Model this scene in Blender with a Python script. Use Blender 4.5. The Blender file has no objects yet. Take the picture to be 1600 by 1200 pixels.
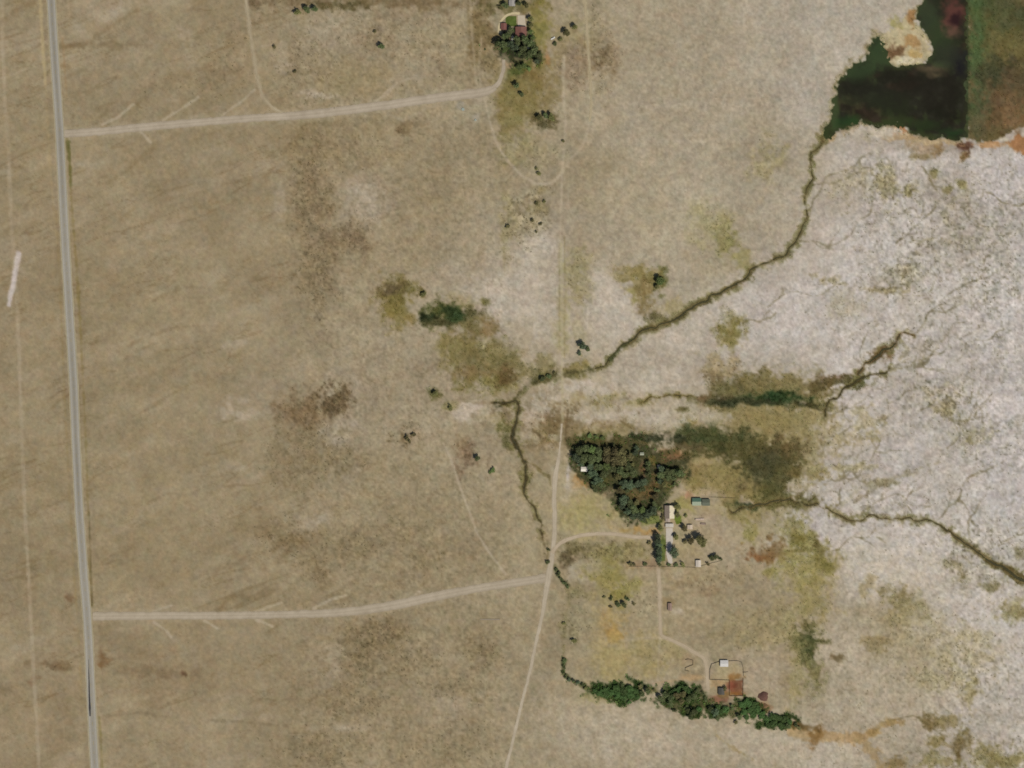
import bpy, math, random
import numpy as np

# ------------------------------------------------------------------ scene, camera, sky, sun
scene = bpy.context.scene
C = scene.collection
S = 0.8                                   # metres on the ground per pixel of the aerial photograph
def wx(px): return (px - 800.0) * S
def wy(py): return (600.0 - py) * S

ALT = 5200.0
cam_d = bpy.data.cameras.new('camera')
cam_d.sensor_width = 36.0
cam_d.lens = 36.0 * ALT / (1600 * S)
cam_d.clip_start = 10.0
cam_d.clip_end = 60000.0
cam = bpy.data.objects.new('camera', cam_d)
cam.location = (0, 0, ALT)
C.objects.link(cam)
scene.camera = cam

SUN_AZ, SUN_EL = 140.0, 52.0              # degrees, azimuth clockwise from north
world = bpy.data.worlds.new('World')
scene.world = world
world.use_nodes = True
nt = world.node_tree
sky = nt.nodes.new('ShaderNodeTexSky')
sky.sky_type = 'NISHITA'
sky.sun_disc = False
sky.sun_elevation = math.radians(SUN_EL)
sky.sun_rotation = math.radians(SUN_AZ)
bg = nt.nodes['Background']
bg.inputs[1].default_value = 0.055
nt.links.new(sky.outputs[0], bg.inputs[0])

sun_d = bpy.data.lights.new('sun', 'SUN')
sun_d.energy = 3.7
sun_d.angle = math.radians(0.55)
sun_d.color = (1.0, 0.955, 0.885)
sun = bpy.data.objects.new('sun', sun_d)
sun.rotation_euler = (math.radians(90 - SUN_EL), 0, math.radians(180 - SUN_AZ))
C.objects.link(sun)

vs = scene.view_settings
vs.view_transform = 'Standard'
vs.look = 'None'
vs.exposure = 0.06
vs.gamma = 1.0
vs.use_curve_mapping = False
scene.cycles.filter_width = 1.75
scene.cycles.max_bounces = 5
scene.cycles.use_denoising = False

KR, KG, KB = 1.095, 1.11, 1.145          # daylight on level ground per unit of base colour
rng = np.random.default_rng(7)
random.seed(7)

def lin(c):
    c = np.asarray(c, dtype=float) / 255.0
    return np.where(c <= 0.04045, c / 12.92, ((c + 0.055) / 1.055) ** 2.4)
def alb(c):
    return lin(c) / np.array([KR, KG, KB])

# ------------------------------------------------------------------ numpy noise
def vnoise(X, Y, scale, seed):
    """smooth value noise in -1..1; X, Y in photograph pixels"""
    r = np.random.default_rng(seed)
    N = 512
    T = r.random((N, N)) * 2 - 1
    u = X / scale + 37.3; v = Y / scale + 91.7
    i = np.floor(u).astype(int); j = np.floor(v).astype(int)
    f = u - i; g = v - j
    f = f * f * (3 - 2 * f); g = g * g * (3 - 2 * g)
    i0 = i % N; i1 = (i + 1) % N; j0 = j % N; j1 = (j + 1) % N
    a = T[j0, i0] * (1 - f) + T[j0, i1] * f
    b = T[j1, i0] * (1 - f) + T[j1, i1] * f
    return a * (1 - g) + b * g
def fbm(X, Y, scale, seed, octaves=4, gain=0.55):
    s = 0; a = 1; t = 0
    for k in range(octaves):
        s = s + a * vnoise(X, Y, scale / 2 ** k, seed + 13 * k); t += a; a *= gain
    return s / t
def sstep(e0, e1, x):
    t = np.clip((x - e0) / (e1 - e0), 0, 1)
    return t * t * (3 - 2 * t)

# ------------------------------------------------------------------ the ground sheet: rectilinear grid, fine in view
STEP = 2.0
fx = np.arange(-60, 1660.1, STEP); fy = np.arange(-60, 1260.1, STEP)
ext = np.array([60, 150, 350, 800, 1800, 4000, 9000.0])
gx = np.concatenate([-60 - ext[::-1], fx, 1660 + ext])
gy = np.concatenate([-60 - ext[::-1], fy, 1260 + ext])
PX, PY = np.meshgrid(gx, gy)
HH, WW = PX.shape
WARP1 = fbm(PX, PY, 18, 101, 4); WARP2 = fbm(PX, PY, 9, 202, 3, 0.7)
def unit(a): return (a - a[8:-8, 8:-8].mean()) / a[8:-8, 8:-8].std()
EDGE = unit(0.6 * unit(WARP1) + 0.75 * unit(WARP2) + 0.4 * unit(vnoise(PX, PY, 4, 204)))
WRX = unit(fbm(PX, PY, 26, 205, 4, .65)); WRY = unit(fbm(PX, PY, 26, 206, 4, .65))
MOT = unit(fbm(PX, PY, 13, 207, 4, .75))

CP = """40 40 150 136 109|40 250 147 132 104|40 500 145 130 103|40 800 144 130 102|60 1100 142 127 100|30 1000 145 131 105
180 60 152 138 112|250 100 148 134 107|330 60 149 134 106|330 150 145 131 103|200 280 146 131 104|300 340 146 131 104|180 420 146 131 103|260 500 147 133 105
200 620 144 130 102|330 600 148 134 107|180 760 145 131 103|300 760 146 132 104|350 860 145 130 102|250 880 145 130 101|250 1060 143 128 101|330 1130 147 132 106|200 1150 145 131 104
500 80 158 146 121|440 110 152 138 110|560 60 160 148 124|620 110 157 145 119|520 130 148 134 104|680 70 158 146 120|720 110 154 141 112|660 40 158 145 120
430 260 147 132 105|490 230 142 127 98|600 210 148 133 104|720 230 151 138 111|560 320 160 148 127|680 300 150 136 108|650 390 150 135 107|740 400 158 146 120|500 330 145 130 101|440 420 147 131 104
540 400 152 138 110|490 460 149 135 108|570 470 157 145 118|440 560 154 141 115|380 520 149 135 107|600 560 159 147 122|660 560 161 149 125|640 640 158 146 122|560 640 157 145 122|540 720 155 143 119
420 620 154 142 118|400 700 148 134 107|480 800 147 134 106|570 800 147 134 106|600 730 150 137 109|640 860 149 136 108|720 860 149 135 107|700 760 152 140 112|760 740 162 150 124|780 820 157 145 116|740 680 160 148 122|430 860 145 131 103
810 330 166 155 132|835 400 179 169 153|815 460 184 174 162|760 460 180 170 157|730 440 170 160 140|840 520 172 161 138|790 280 160 148 120|700 450 163 152 129
960 480 184 175 162|930 380 166 155 131|1000 60 163 151 125|950 160 164 152 127|1000 200 166 155 131|1100 80 168 157 133|1200 80 173 163 142|1270 50 176 167 148|1330 20 178 169 152|1390 20 177 168 151|1250 160 177 168 150|1100 230 164 152 128
960 280 158 146 117|1020 330 155 142 113|1150 320 166 154 129|1180 200 166 155 131|1230 260 168 158 136|1080 380 162 150 122|1130 390 160 149 118|1060 440 168 157 134|1000 400 164 153 128|1180 380 172 162 140
1340 250 190 182 170|1300 330 187 178 164|1450 290 184 176 161|1540 260 192 185 175|1560 380 183 175 159|1330 400 187 178 166|1260 440 192 183 172|1420 420 182 174 158|1500 460 184 176 161|1390 520 188 179 166|1180 460 191 183 172
1090 520 186 177 162|1010 560 183 174 157|1170 560 184 175 159|1250 520 189 181 168|1300 560 186 177 163|1450 560 187 179 167|1550 560 184 176 162|1560 660 187 179 167|1350 650 184 175 160|1460 650 184 176 160|1320 710 184 174 156|1420 720 188 180 169|1500 740 184 176 162|1570 760 187 180 169
1300 770 183 174 155|1400 780 187 179 167|1280 830 190 182 176|1360 850 182 174 157|1440 870 186 177 164|1500 960 186 178 164|1540 850 178 171 153|1580 1000 182 173 156|1330 900 178 168 146|1370 950 164 151 121|1450 960 166 153 123|1300 1000 178 168 148
1380 1060 174 164 142|1330 1100 175 165 143|1450 1040 170 159 132|1560 1080 184 175 159|1480 1150 184 176 162|1560 1150 178 168 147|1300 1170 182 173 156|1250 1070 166 155 126|1200 1170 174 164 142|1400 1160 178 169 150|1550 1040 183 174 156
1180 940 155 142 114|1080 930 156 143 113|1150 980 152 139 110|1100 1010 154 141 112|1200 1040 158 144 117|1190 1000 154 140 110|940 1040 161 149 117|900 1000 160 149 121|930 1150 168 157 133|1020 1150 170 160 137|860 1100 156 144 118|1000 980 156 145 115
700 1000 149 136 108|600 980 147 133 106|520 1000 145 131 105|480 1060 147 132 106|600 1080 147 134 107|700 1110 152 139 114|500 1160 147 133 106|640 1160 146 132 104|780 1060 151 138 111|420 1100 147 133 106|400 920 146 132 104|820 970 153 140 112|760 1170 150 138 110
930 800 163 150 113|900 760 165 151 118|940 860 160 148 115|1000 860 162 150 118|1090 860 160 147 116|1130 870 160 146 121|1100 900 152 138 108|1140 830 166 153 124|1110 820 162 147 119|850 800 158 146 116|900 640 170 159 133|850 650 164 151 125|960 650 176 166 145"""
def tone(c):
    """pale readings brought down to the soil's real range"""
    return [v if v < p else p + (v - p) * k for v, p, k in zip(c, (144, 130, 102), (.5, .52, .60))]
def tone2(c):
    return [v if v < p else p + (v - p) * k for v, p, k in zip(c, (150, 138, 112), (.68, .68, .70))]
cps = np.array([[float(v) for v in t.split()] for line in CP.split('\n') for t in line.split('|')])
def shepard(qx, qy):
    out = np.zeros(qx.shape + (3,)); ws = np.zeros(qx.shape)
    for x, y, *rgb in cps:
        r, g, b = tone(rgb)
        w = 1.0 / ((qx - x) ** 2 + (qy - y) ** 2 + 18.0 ** 2) ** 1.7
        ws += w
        for k, c in enumerate((r, g, b)): out[..., k] += w * c
    return out / ws[..., None]
# evaluated on a coarse lattice, then spread to the fine one
cgx = np.arange(-60, 1661, 20.0); cgy = np.arange(-60, 1261, 20.0)
cX, cY = np.meshgrid(cgx, cgy)
cB = shepard(cX, cY)
def spread(G, x0, y0, st, X, Y):
    u = np.clip((X - x0) / st, 0, G.shape[1] - 1.001); v = np.clip((Y - y0) / st, 0, G.shape[0] - 1.001)
    i = u.astype(int); j = v.astype(int); f = u - i; g = v - j
    if G.ndim == 3: f = f[..., None]; g = g[..., None]
    return (G[j, i] * (1 - f) + G[j, i + 1] * f) * (1 - g) + (G[j + 1, i] * (1 - f) + G[j + 1, i + 1] * f) * g
COL = spread(cB, -60, -60, 20.0, PX + 14 * WARP1, PY + 14 * WARP2)

# broad mottling of the soil
m1 = fbm(PX, PY, 70, 11, 4); m2 = fbm(PX, PY, 16, 12, 4, 0.7); m3 = fbm(PX, PY, 5, 13, 2, 0.8)
m1 = unit(m1) * .5; m2 = unit(m2); m3 = unit(m3)
COL += (5.5 * m1 + 1.6 * m2)[..., None] * np.array([1.0, 1.0, 0.95])
# rills across the western pastures: soil a little damper and browner along gently slanting lines
wmask = 1 - sstep(420, 760, PX + 80 * m1)
for sc, sd, am in ((34, 15, 14), (70, 17, 13), (22, 18, 8)):
    rl = np.abs(unit(fbm(PX * .34 + PY * .22, PY * 1.25 + PX * .42, sc, sd, 4, .6)))
    line = (1 - sstep(.0, .22, rl)) * sstep(.0, 1.0, unit(fbm(PX, PY, 60, sd + 20, 3)))
    COL -= (wmask * line * am)[..., None] * np.array([.9, 1.0, 1.05])
COL += (wmask * sstep(.6, 1.6, unit(fbm(PX * .5 + PY * .2, PY * 1.4 + PX * .4, 46, 16, 4))) * 6)[..., None] * np.array([1.0, 1.0, 1.15])

MASK = {k: np.zeros(PX.shape) for k in ('reed', 'sage', 'road', 'bush')}
def win(x0, y0, x1, y1):
    i0 = max(np.searchsorted(gx, x0) - 1, 0); i1 = min(np.searchsorted(gx, x1) + 1, WW)
    j0 = max(np.searchsorted(gy, y0) - 1, 0); j1 = min(np.searchsorted(gy, y1) + 1, HH)
    return slice(j0, j1), slice(i0, i1)
def lay(sl, m, col, veg=None):
    if col is not None:
        c = np.array(col, float)
        COL[sl] = COL[sl] * (1 - m[..., None]) + c * m[..., None]
    if veg:
        for k, d in veg.items(): MASK[k][sl] = np.maximum(MASK[k][sl], m * d)
def blob(x, y, rx, ry, col, a=1.0, rot=0, soft=0.5, rough=0.45, mott=None, **veg):
    if mott is None: mott = .42 if sum(col) > 350 else .2
    col = tone2(col)
    R = max(rx, ry) * 1.9 + 8
    sl = win(x - R, y - R, x + R, y + R)
    A = min(7.0, .34 * min(rx, ry))
    dx = PX[sl] - x + A * WRX[sl]; dy = PY[sl] - y + A * WRY[sl]
    t = math.radians(rot); c, s = math.cos(t), math.sin(t)
    d = np.sqrt(((dx * c + dy * s) / rx) ** 2 + ((-dx * s + dy * c) / ry) ** 2)
    d = d + .42 * rough * EDGE[sl] * min(1.0, 9.0 / min(rx, ry) + 0.3)
    k = mott if min(rx, ry) > 5 else mott * .4
    a = min(1.0, a * 1.2)
    lay(sl, a * (1 - sstep(1 - soft, 1 + soft, d)) * (1 - k * sstep(.0, 1.5, MOT[sl])), col, veg)
def seg_dist(X, Y, pts, closed=False):
    D = np.full(X.shape, 1e9); T = np.zeros(X.shape)
    n = len(pts) if closed else len(pts) - 1
    for k in range(n):
        (ax, ay), (bx, by) = pts[k][:2], pts[(k + 1) % len(pts)][:2]
        ux, uy = bx - ax, by - ay; L = ux * ux + uy * uy + 1e-9
        t = np.clip(((X - ax) * ux + (Y - ay) * uy) / L, 0, 1)
        d = np.hypot(X - ax - t * ux, Y - ay - t * uy)
        sel = d < D
        D = np.where(sel, d, D); T = np.where(sel, k + t, T)
    return D, T
def inside(X, Y, pts):
    r = np.zeros(X.shape, bool)
    for k in range(len(pts)):
        (x1, y1), (x2, y2) = pts[k], pts[(k + 1) % len(pts)]
        if y1 == y2: continue
        r ^= ((y1 > Y) != (y2 > Y)) & (X < (x2 - x1) * (Y - y1) / (y2 - y1) + x1)
    return r
def poly_sd(sl, pts, rough):
    D, _ = seg_dist(PX[sl], PY[sl], pts, True)
    return np.where(inside(PX[sl], PY[sl], pts), -D, D) + rough * .55 * EDGE[sl]
def pw(pts, m):
    xs = [p[0] for p in pts]; ys = [p[1] for p in pts]
    return win(min(xs) - m, min(ys) - m, max(xs) + m, max(ys) + m)
def poly(pts, col, a=1.0, soft=4.0, rough=4.0, **veg):
    sl = pw(pts, soft * 2 + rough * 2 + 4); col = tone2(col)
    lay(sl, a * (1 - sstep(-soft, soft, poly_sd(sl, pts, rough))), col, veg)
def stroke(pts, w, col, a=1.0, soft=1.5, rough=1.0, brk=0.0, **veg):
    ws = w if isinstance(w, (list, tuple)) else [w] * len(pts)
    sl = pw(pts, max(ws) + soft * 2 + rough * 2 + 4)
    D, T = seg_dist(PX[sl], PY[sl], pts)
    W = np.interp(T, np.arange(len(ws)), ws) * 0.5
    m = a * (1 - sstep(-soft, soft, D - W + rough * .55 * EDGE[sl]))
    if brk: m = m * (1 - brk * sstep(-0.1, 0.4, vnoise(PX[sl], PY[sl], 22, 77)))
    lay(sl, m, col, veg)

# ------------------------------------------------------------------ courses shared by paint, relief and sheets
HWY = [(70, -400), (76, -60), (80, 0), (86, 100), (93, 200), (98, 300), (103, 400), (109, 500), (115, 600), (119, 700), (124, 800), (131, 900), (136, 960), (139, 1010), (143, 1100), (148, 1200), (151, 1260), (168, 1600)]
NROAD = [(100, 209), (150, 206), (220, 199), (300, 192), (400, 184), (460, 181), (520, 175), (600, 165), (660, 156), (700, 151), (740, 146), (762, 143), (776, 135), (783, 123), (787, 108), (787, 93)]
NROADW = [13, 12, 13, 12, 12, 13, 14, 14, 14, 14, 15, 13, 8, 6, 5.5, 5]
SROAD = [(145, 963), (250, 962), (350, 962), (450, 960), (520, 958), (570, 953), (620, 945), (680, 932), (740, 920), (800, 911), (853, 903)]
SROADW = [13, 12, 12, 12, 13, 14, 14, 14, 13, 13, 14]
LANE = [(878, 662), (875, 700), (872, 722), (867, 745), (866, 780), (867, 830), (863, 868), (858, 895), (853, 925), (848, 958), (838, 1002), (828, 1050), (815, 1100), (803, 1150), (791, 1200), (775, 1270)]
LANEW = [2.5, 3, 5, 8, 7, 7, 7, 10, 8, 6, 5, 5, 5, 5, 5, 5]
DRIVE = [(862, 864), (870, 853), (882, 844), (905, 837), (930, 834), (960, 834), (990, 839), (1019, 840)]
YARD = [(1029, 890), (1031, 920), (1031, 960), (1032, 995), (1048, 999), (1068, 1009), (1088, 1021), (1103, 1030), (1105, 1052), (1106, 1078)]
NTRACK = [(381, -60), (383, -10), (388, 30), (395, 80), (402, 122), (410, 150), (422, 165), (440, 176)]
ETRACK = [(911, -60), (914, 0), (918, 60), (922, 120), (924, 165), (921, 190)]
CREEKS = [
 ([(1288, 215), (1282, 232), (1270, 240), (1266, 258), (1270, 275), (1262, 290), (1258, 312), (1261, 335), (1255, 358), (1245, 375), (1225, 398), (1200, 408), (1180, 418), (1165, 433), (1140, 448), (1115, 462), (1090, 478), (1062, 492), (1050, 502), (1030, 508), (1005, 518), (985, 528), (968, 545), (955, 560), (940, 572), (928, 576)],
  [4, 3.5, 3, 3, 4, 4.5, 3.5, 3.5, 4, 5, 5, 5, 6, 7, 8, 8, 8, 8, 7, 6, 7, 7, 5, 4, 4, 3], (96, 86, 54)),
 ([(768, 629), (790, 628), (805, 626), (809, 640), (808, 655), (804, 672), (801, 690), (808, 705), (815, 716), (822, 725), (824, 745), (821, 765), (820, 772), (830, 785), (838, 800), (845, 815), (844, 832), (847, 840)],
  [4, 5, 5, 5, 5, 6, 7, 6, 6, 5, 4.5, 4.5, 3, 3, 3, 3, 3, 2], (74, 64, 40)),
 ([(1138, 793), (1150, 801), (1165, 793), (1185, 788), (1215, 783), (1250, 785), (1280, 790), (1300, 800), (1318, 806), (1330, 815), (1345, 812), (1358, 806), (1380, 812), (1410, 810), (1440, 812), (1462, 814), (1480, 830), (1510, 850), (1535, 865), (1555, 880), (1580, 895), (1615, 917), (1660, 940)],
  [3, 4, 6, 6, 6, 5, 4, 4, 4, 3, 3, 3, 3, 3, 3.5, 4, 5, 6, 6, 8, 13, 17, 18], (98, 86, 54)),
 ([(1288, 652), (1291, 632), (1308, 620), (1320, 606), (1345, 592), (1372, 583), (1388, 576)], [4, 4, 4, 5, 5, 4, 3], (72, 62, 34)),
 ([(1340, 588), (1352, 566), (1372, 556), (1394, 541), (1404, 526), (1412, 519), (1427, 523)], [5, 6, 10, 8, 4, 3, 2], (95, 78, 50)),
 ([(1000, 626), (1020, 621), (1050, 619), (1085, 618)], [3, 3, 3, 3], (105, 92, 52)),
]
def kink(pts, ws, amp, seed):
    P = np.array(pts, float); L = np.concatenate([[0], np.cumsum(np.hypot(*np.diff(P, axis=0).T))]); t = np.append(np.arange(0, L[-1] - 2, 5.0), L[-1])
    r_ = np.random.default_rng(seed); n = len(t)
    jx, jy = r_.normal(size=(2, n)) * amp
    jx = np.convolve(jx, [.25, .5, .25], 'same') * 1.4; jy = np.convolve(jy, [.25, .5, .25], 'same') * 1.4
    return list(zip(np.interp(t, L, P[:, 0]) + jx, np.interp(t, L, P[:, 1]) + jy)), list(np.interp(t, L, ws) * r_.uniform(.75, 1.3, n))
CREEKS = [(*kink(p, w, 2.0, 400 + k), c) for k, (p, w, c) in enumerate(CREEKS)]
POND = [(1285, 214), (1298, 185), (1303, 150), (1308, 125), (1325, 108), (1345, 92), (1357, 82), (1360, 57), (1374, 55), (1382, 72), (1392, 95), (1400, 102), (1440, 98), (1455, 82), (1450, 60), (1435, 42), (1428, 28), (1440, 5), (1452, -60), (1512, -60), (1512, 216), (1500, 221), (1470, 217), (1430, 213), (1410, 200), (1395, 195), (1370, 197), (1345, 190), (1325, 197), (1310, 208), (1298, 215)]

# ------------------------------------------------------------------ colour of the ground cover
# pale salt pans and olive salt-grass freckles of the eastern flat
flat = sstep(0, 70, (PX - 1290) * 0.75 + (PY - 300) * 0.15 + 18 * m1) * sstep(210, 260, PY + 8 * m2)
flat = np.maximum(flat, sstep(0, 60, PX - 1080 + 20 * m1) * sstep(0, 40, PY - 420 - (1230 - PX) * 0.25) * (1 - sstep(500, 600, PY + 0.0 * PX)) * 0.8)
flat = flat * (1 - sstep(0, 60, PY - 850 - np.clip(PX - 1290, 0, 260) * .75 + 26 * m1) * (1 - sstep(1400, 1520, PX + 40 * m1)))
FRK = np.zeros(PX.shape)
for x, y, rx, ry, k_ in [(1480, 380, 110, 90, 1), (1560, 480, 70, 120, .8), (1370, 290, 60, 40, 1), (1470, 620, 60, 40, .9), (1540, 680, 60, 60, .7), (1530, 870, 70, 50, 1), (1560, 320, 60, 50, .8), (1450, 520, 60, 60, .4), (1390, 790, 80, 30, .4), (1420, 420, 60, 40, .9), (1480, 1060, 80, 40, .8), (1340, 1060, 70, 60, .8)]:
    FRK = np.maximum(FRK, k_ * np.exp(-((PX - x) / rx) ** 2 - ((PY - y) / ry) ** 2))
FRK = np.clip(.22 + FRK * 1.1, 0, 1)
dn = .3 * unit(fbm(PX, PY, 15, 31, 4, 0.75)); dn2 = .25 * unit(fbm(PX, PY, 55, 32, 3))
fr = flat * sstep(0.12, 0.42, dn + 0.5 * dn2)
fr = fr * FRK
COL = COL * (1 - 0.55 * fr[..., None]) + np.array([140, 132, 106.]) * 0.55 * fr[..., None]
COL += (flat * (9 + 5 * sstep(1480, 1560, PX)))[..., None] * np.array([1, 1.18, 1.75])
dn3 = .3 * unit(fbm(PX * .8 + PY * .25, PY * 1.1 + PX * .2, 110, 38, 4, .6))
pan = np.maximum(flat, 0.0) * sstep(0.0, 0.5, -dn * 0.5 - dn2 * .7 - dn3)
shd = flat * sstep(.1, .6, dn3 + .4 * dn2)
COL -= (shd * 11)[..., None] * np.array([.85, .9, 1.15])
COL = COL * (1 - 0.45 * pan[..., None]) + np.array([190, 183, 175.]) * 0.45 * pan[..., None]
# winding lines of salt grass left by old waterlines
vein = np.minimum(np.abs(unit(fbm(PX, PY, 75, 33, 4, .6))), np.abs(unit(fbm(PX, PY, 48, 34, 4, .6))) + .03)
vm = np.maximum(flat, sstep(1250, 1330, PX) * sstep(560, 620, PY)) * (1 - sstep(.03, .16, vein)) * sstep(-.3, .7, unit(fbm(PX, PY, 40, 35, 3))) * (.35 + .65 * FRK)
COL = COL * (1 - .4 * vm[..., None]) + np.array([128, 120, 92.]) * .4 * vm[..., None]
MASK['sage'] = np.maximum(MASK['sage'], vm * .5)
# silt spread by water towards the north-east, in long faint streaks
stk = unit(fbm(PX * .35 - PY * .12, PY * 1.0 + PX * .42, 16, 36, 4, .65)) * sstep(1200, 1290, PX) * sstep(460, 540, PY) * (1 - sstep(880, 960, PY))
COL += (3.5 * stk)[..., None] * np.array([1, 1, 1.1])
MASK['sage'] = np.maximum(MASK['sage'], flat * sstep(0.05, 0.5, dn + 0.4 * dn2) * 0.30 * FRK)
for x, y, r in [(1330, 270, 22), (1432, 268, 16), (1545, 262, 30), (1310, 378, 24), (1255, 440, 26), (1230, 405, 20), (1150, 500, 26), (1190, 520, 18), (1415, 470, 16), (1470, 735, 20), (1400, 760, 22), (1300, 830, 26), (1390, 890, 26), (1440, 905, 24), (1330, 790, 14), (1545, 1150, 22), (1455, 1150, 18), (1495, 1130, 16), (1300, 1175, 24), (1590, 300, 18), (960, 460, 16), (940, 470, 16), (815, 455, 26), (845, 480, 20), (780, 470, 18), (770, 500, 14), (850, 385, 18), (1075, 655, 0), (1120, 640, 12), (1500, 960, 24), (1520, 990, 18), (1290, 705, 16), (1370, 520, 18)]:
    if r: blob(x, y, r * 1.3, r, (196, 188, 180), 0.5, rot=-25, soft=0.8, mott=.8)

# stubble and scrub patches over the pastures
for x, y, rx, ry, c, a, sg in [
 (487, 290, 22, 60, (124, 108, 82), .48, .9), (495, 370, 24, 60, (122, 106, 80), .48, 1.0), (500, 440, 20, 54, (122, 108, 82), .45, 1.0), (555, 365, 28, 22, (118, 100, 74), .48, 1.0), (545, 380, 40, 26, (128, 112, 86), .35, .5),
 (475, 225, 26, 24, (130, 114, 84), .5, .4), (540, 235, 50, 28, (136, 121, 92), .4, .3), (630, 205, 8, 6, (108, 92, 66), .7, .3), (640, 195, 14, 4, (120, 105, 78), .5, .2),
 (515, 628, 30, 16, (92, 78, 55), .8, 1.4), (480, 640, 42, 26, (116, 99, 72), .6, .8), (455, 655, 30, 20, (122, 102, 74), .5, .6), (480, 690, 36, 22, (120, 106, 78), .5, .7), (515, 715, 26, 22, (124, 110, 80), .5, .6), (545, 715, 30, 16, (126, 112, 84), .5, .4), (430, 720, 26, 30, (128, 113, 86), .45, .5), (470, 740, 40, 26, (130, 116, 86), .4, .5),
 (640, 680, 16, 13, (112, 98, 70), .7, 1.3), (470, 845, 30, 14, (112, 95, 66), .7, .7), (440, 835, 34, 20, (124, 108, 80), .5, .6), (500, 895, 16, 14, (120, 104, 76), .55, .6), (490, 870, 40, 30, (130, 116, 88), .45, .4), (400, 820, 60, 12, (128, 113, 84), .4, .2),
 (590, 1000, 40, 26, (118, 104, 76), .6, .8), (560, 1030, 26, 34, (122, 108, 80), .5, .7), (585, 985, 46, 14, (128, 112, 84), .5, .3), (650, 1030, 36, 28, (132, 118, 90), .45, .6), (560, 1100, 50, 30, (132, 117, 89), .45, .5), (500, 1165, 60, 26, (128, 113, 84), .5, .5), (720, 1075, 40, 22, (130, 116, 88), .45, .5), (760, 1020, 26, 24, (124, 110, 80), .5, .5), (700, 1160, 60, 26, (132, 118, 90), .4, .4), (660, 870, 20, 14, (122, 107, 78), .5, .5), (560, 850, 34, 16, (126, 112, 84), .45, .5), (620, 835, 40, 22, (132, 118, 90), .4, .5),
 (255, 1050, 50, 8, (120, 102, 76), .5, .1), (160, 1035, 8, 10, (112, 88, 60), .7, 0), (157, 1030, 5, 14, (118, 92, 62), .5, 0), (60, 1060, 9, 8, (118, 92, 66), .75, 0), (85, 1040, 18, 6, (112, 94, 68), .7, .2), (288, 1052, 5, 5, (98, 78, 58), .8, .2), (40, 1035, 9, 4, (116, 100, 72), .5, 0), (10, 1078, 8, 8, (118, 104, 80), .6, 0), (105, 935, 8, 8, (118, 94, 66), .6, 0),
 (730, 712, 16, 22, (118, 96, 74), .7, .6), (715, 735, 9, 14, (126, 104, 80), .5, .3), (722, 690, 14, 10, (130, 112, 84), .5, .2),
 (935, 90, 24, 22, (124, 106, 78), .6, .7), (932, 95, 12, 12, (100, 84, 58), .7, .9), (900, 105, 20, 30, (134, 116, 92), .6, .4), (935, 130, 12, 24, (146, 132, 102), .4, .6), (930, 40, 14, 40, (146, 134, 104), .5, .6),
 (455, 8, 26, 12, (128, 112, 84), .5, .3), (405, 8, 11, 7, (88, 76, 55), .9, .6), (590, 60, 20, 16, (126, 108, 80), .55, .5), (610, 35, 20, 12, (132, 116, 92), .5, .4), (690, 95, 14, 26, (136, 122, 96), .5, .5), (460, 100, 10, 30, (132, 118, 92), .5, .8), (470, 110, 40, 40, (142, 128, 100), .35, .8), (530, 40, 60, 26, (150, 138, 112), .3, .5), (650, 60, 60, 40, (150, 138, 112), .3, .5),
 (490, 160, 50, 12, (140, 128, 102), .4, .7), (650, 135, 26, 8, (136, 124, 92), .45, .4), (575, 120, 50, 26, (146, 131, 98), .5, 0), (690, 55, 44, 20, (150, 136, 106), .5, .1),
 (300, 130, 60, 20, (136, 120, 92), .4, .2), (350, 110, 40, 34, (136, 120, 92), .4, .5), (375, 80, 18, 40, (138, 122, 94), .4, .4), (180, 70, 44, 5, (126, 110, 82), .5, 0), (110, 72, 26, 4, (122, 106, 78), .6, 0), (230, 60, 8, 30, (130, 114, 88), .4, 0)]:
    blob(x, y, rx, ry, c, a, soft=0.75, rough=0.8, **({'sage': sg} if sg else {}))
stroke([(95, 76), (130, 68), (150, 58), (170, 42), (200, 25), (215, 15)], 7, (124, 108, 80), .55, soft=4, rough=3)
stroke([(170, 285), (200, 265), (225, 240), (240, 228)], 7, (126, 110, 82), .5, soft=4, rough=3)
stroke([(240, 470), (270, 455), (300, 448)], 4, (126, 111, 84), .5, soft=3, rough=3)
stroke([(200, 540), (240, 522), (270, 512), (310, 510)], 4, (124, 109, 84), .5, soft=3, rough=3)
stroke([(0, 580), (30, 570), (70, 558)], 6, (128, 113, 86), .4, soft=4, rough=3)
stroke([(5, 30), (25, 18), (55, 2)], 8, (126, 108, 80), .45, soft=5, rough=3)
stroke([(0, 855), (40, 850), (110, 870)], 6, (130, 114, 88), .4, soft=4, rough=3)
stroke([(380, 875), (330, 895), (300, 905)], 6, (124, 109, 84), .4, soft=4, rough=4)
stroke([(330, 1125), (400, 1130), (450, 1135)], 3, (120, 106, 82), .5, soft=2, rough=2)
stroke([(160, 1120), (220, 1113), (260, 1120)], 4, (122, 106, 82), .5, soft=3, rough=2)
stroke([(690, 1118), (730, 1110)], 3, (122, 108, 82), .5, soft=2, rough=2)
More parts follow.
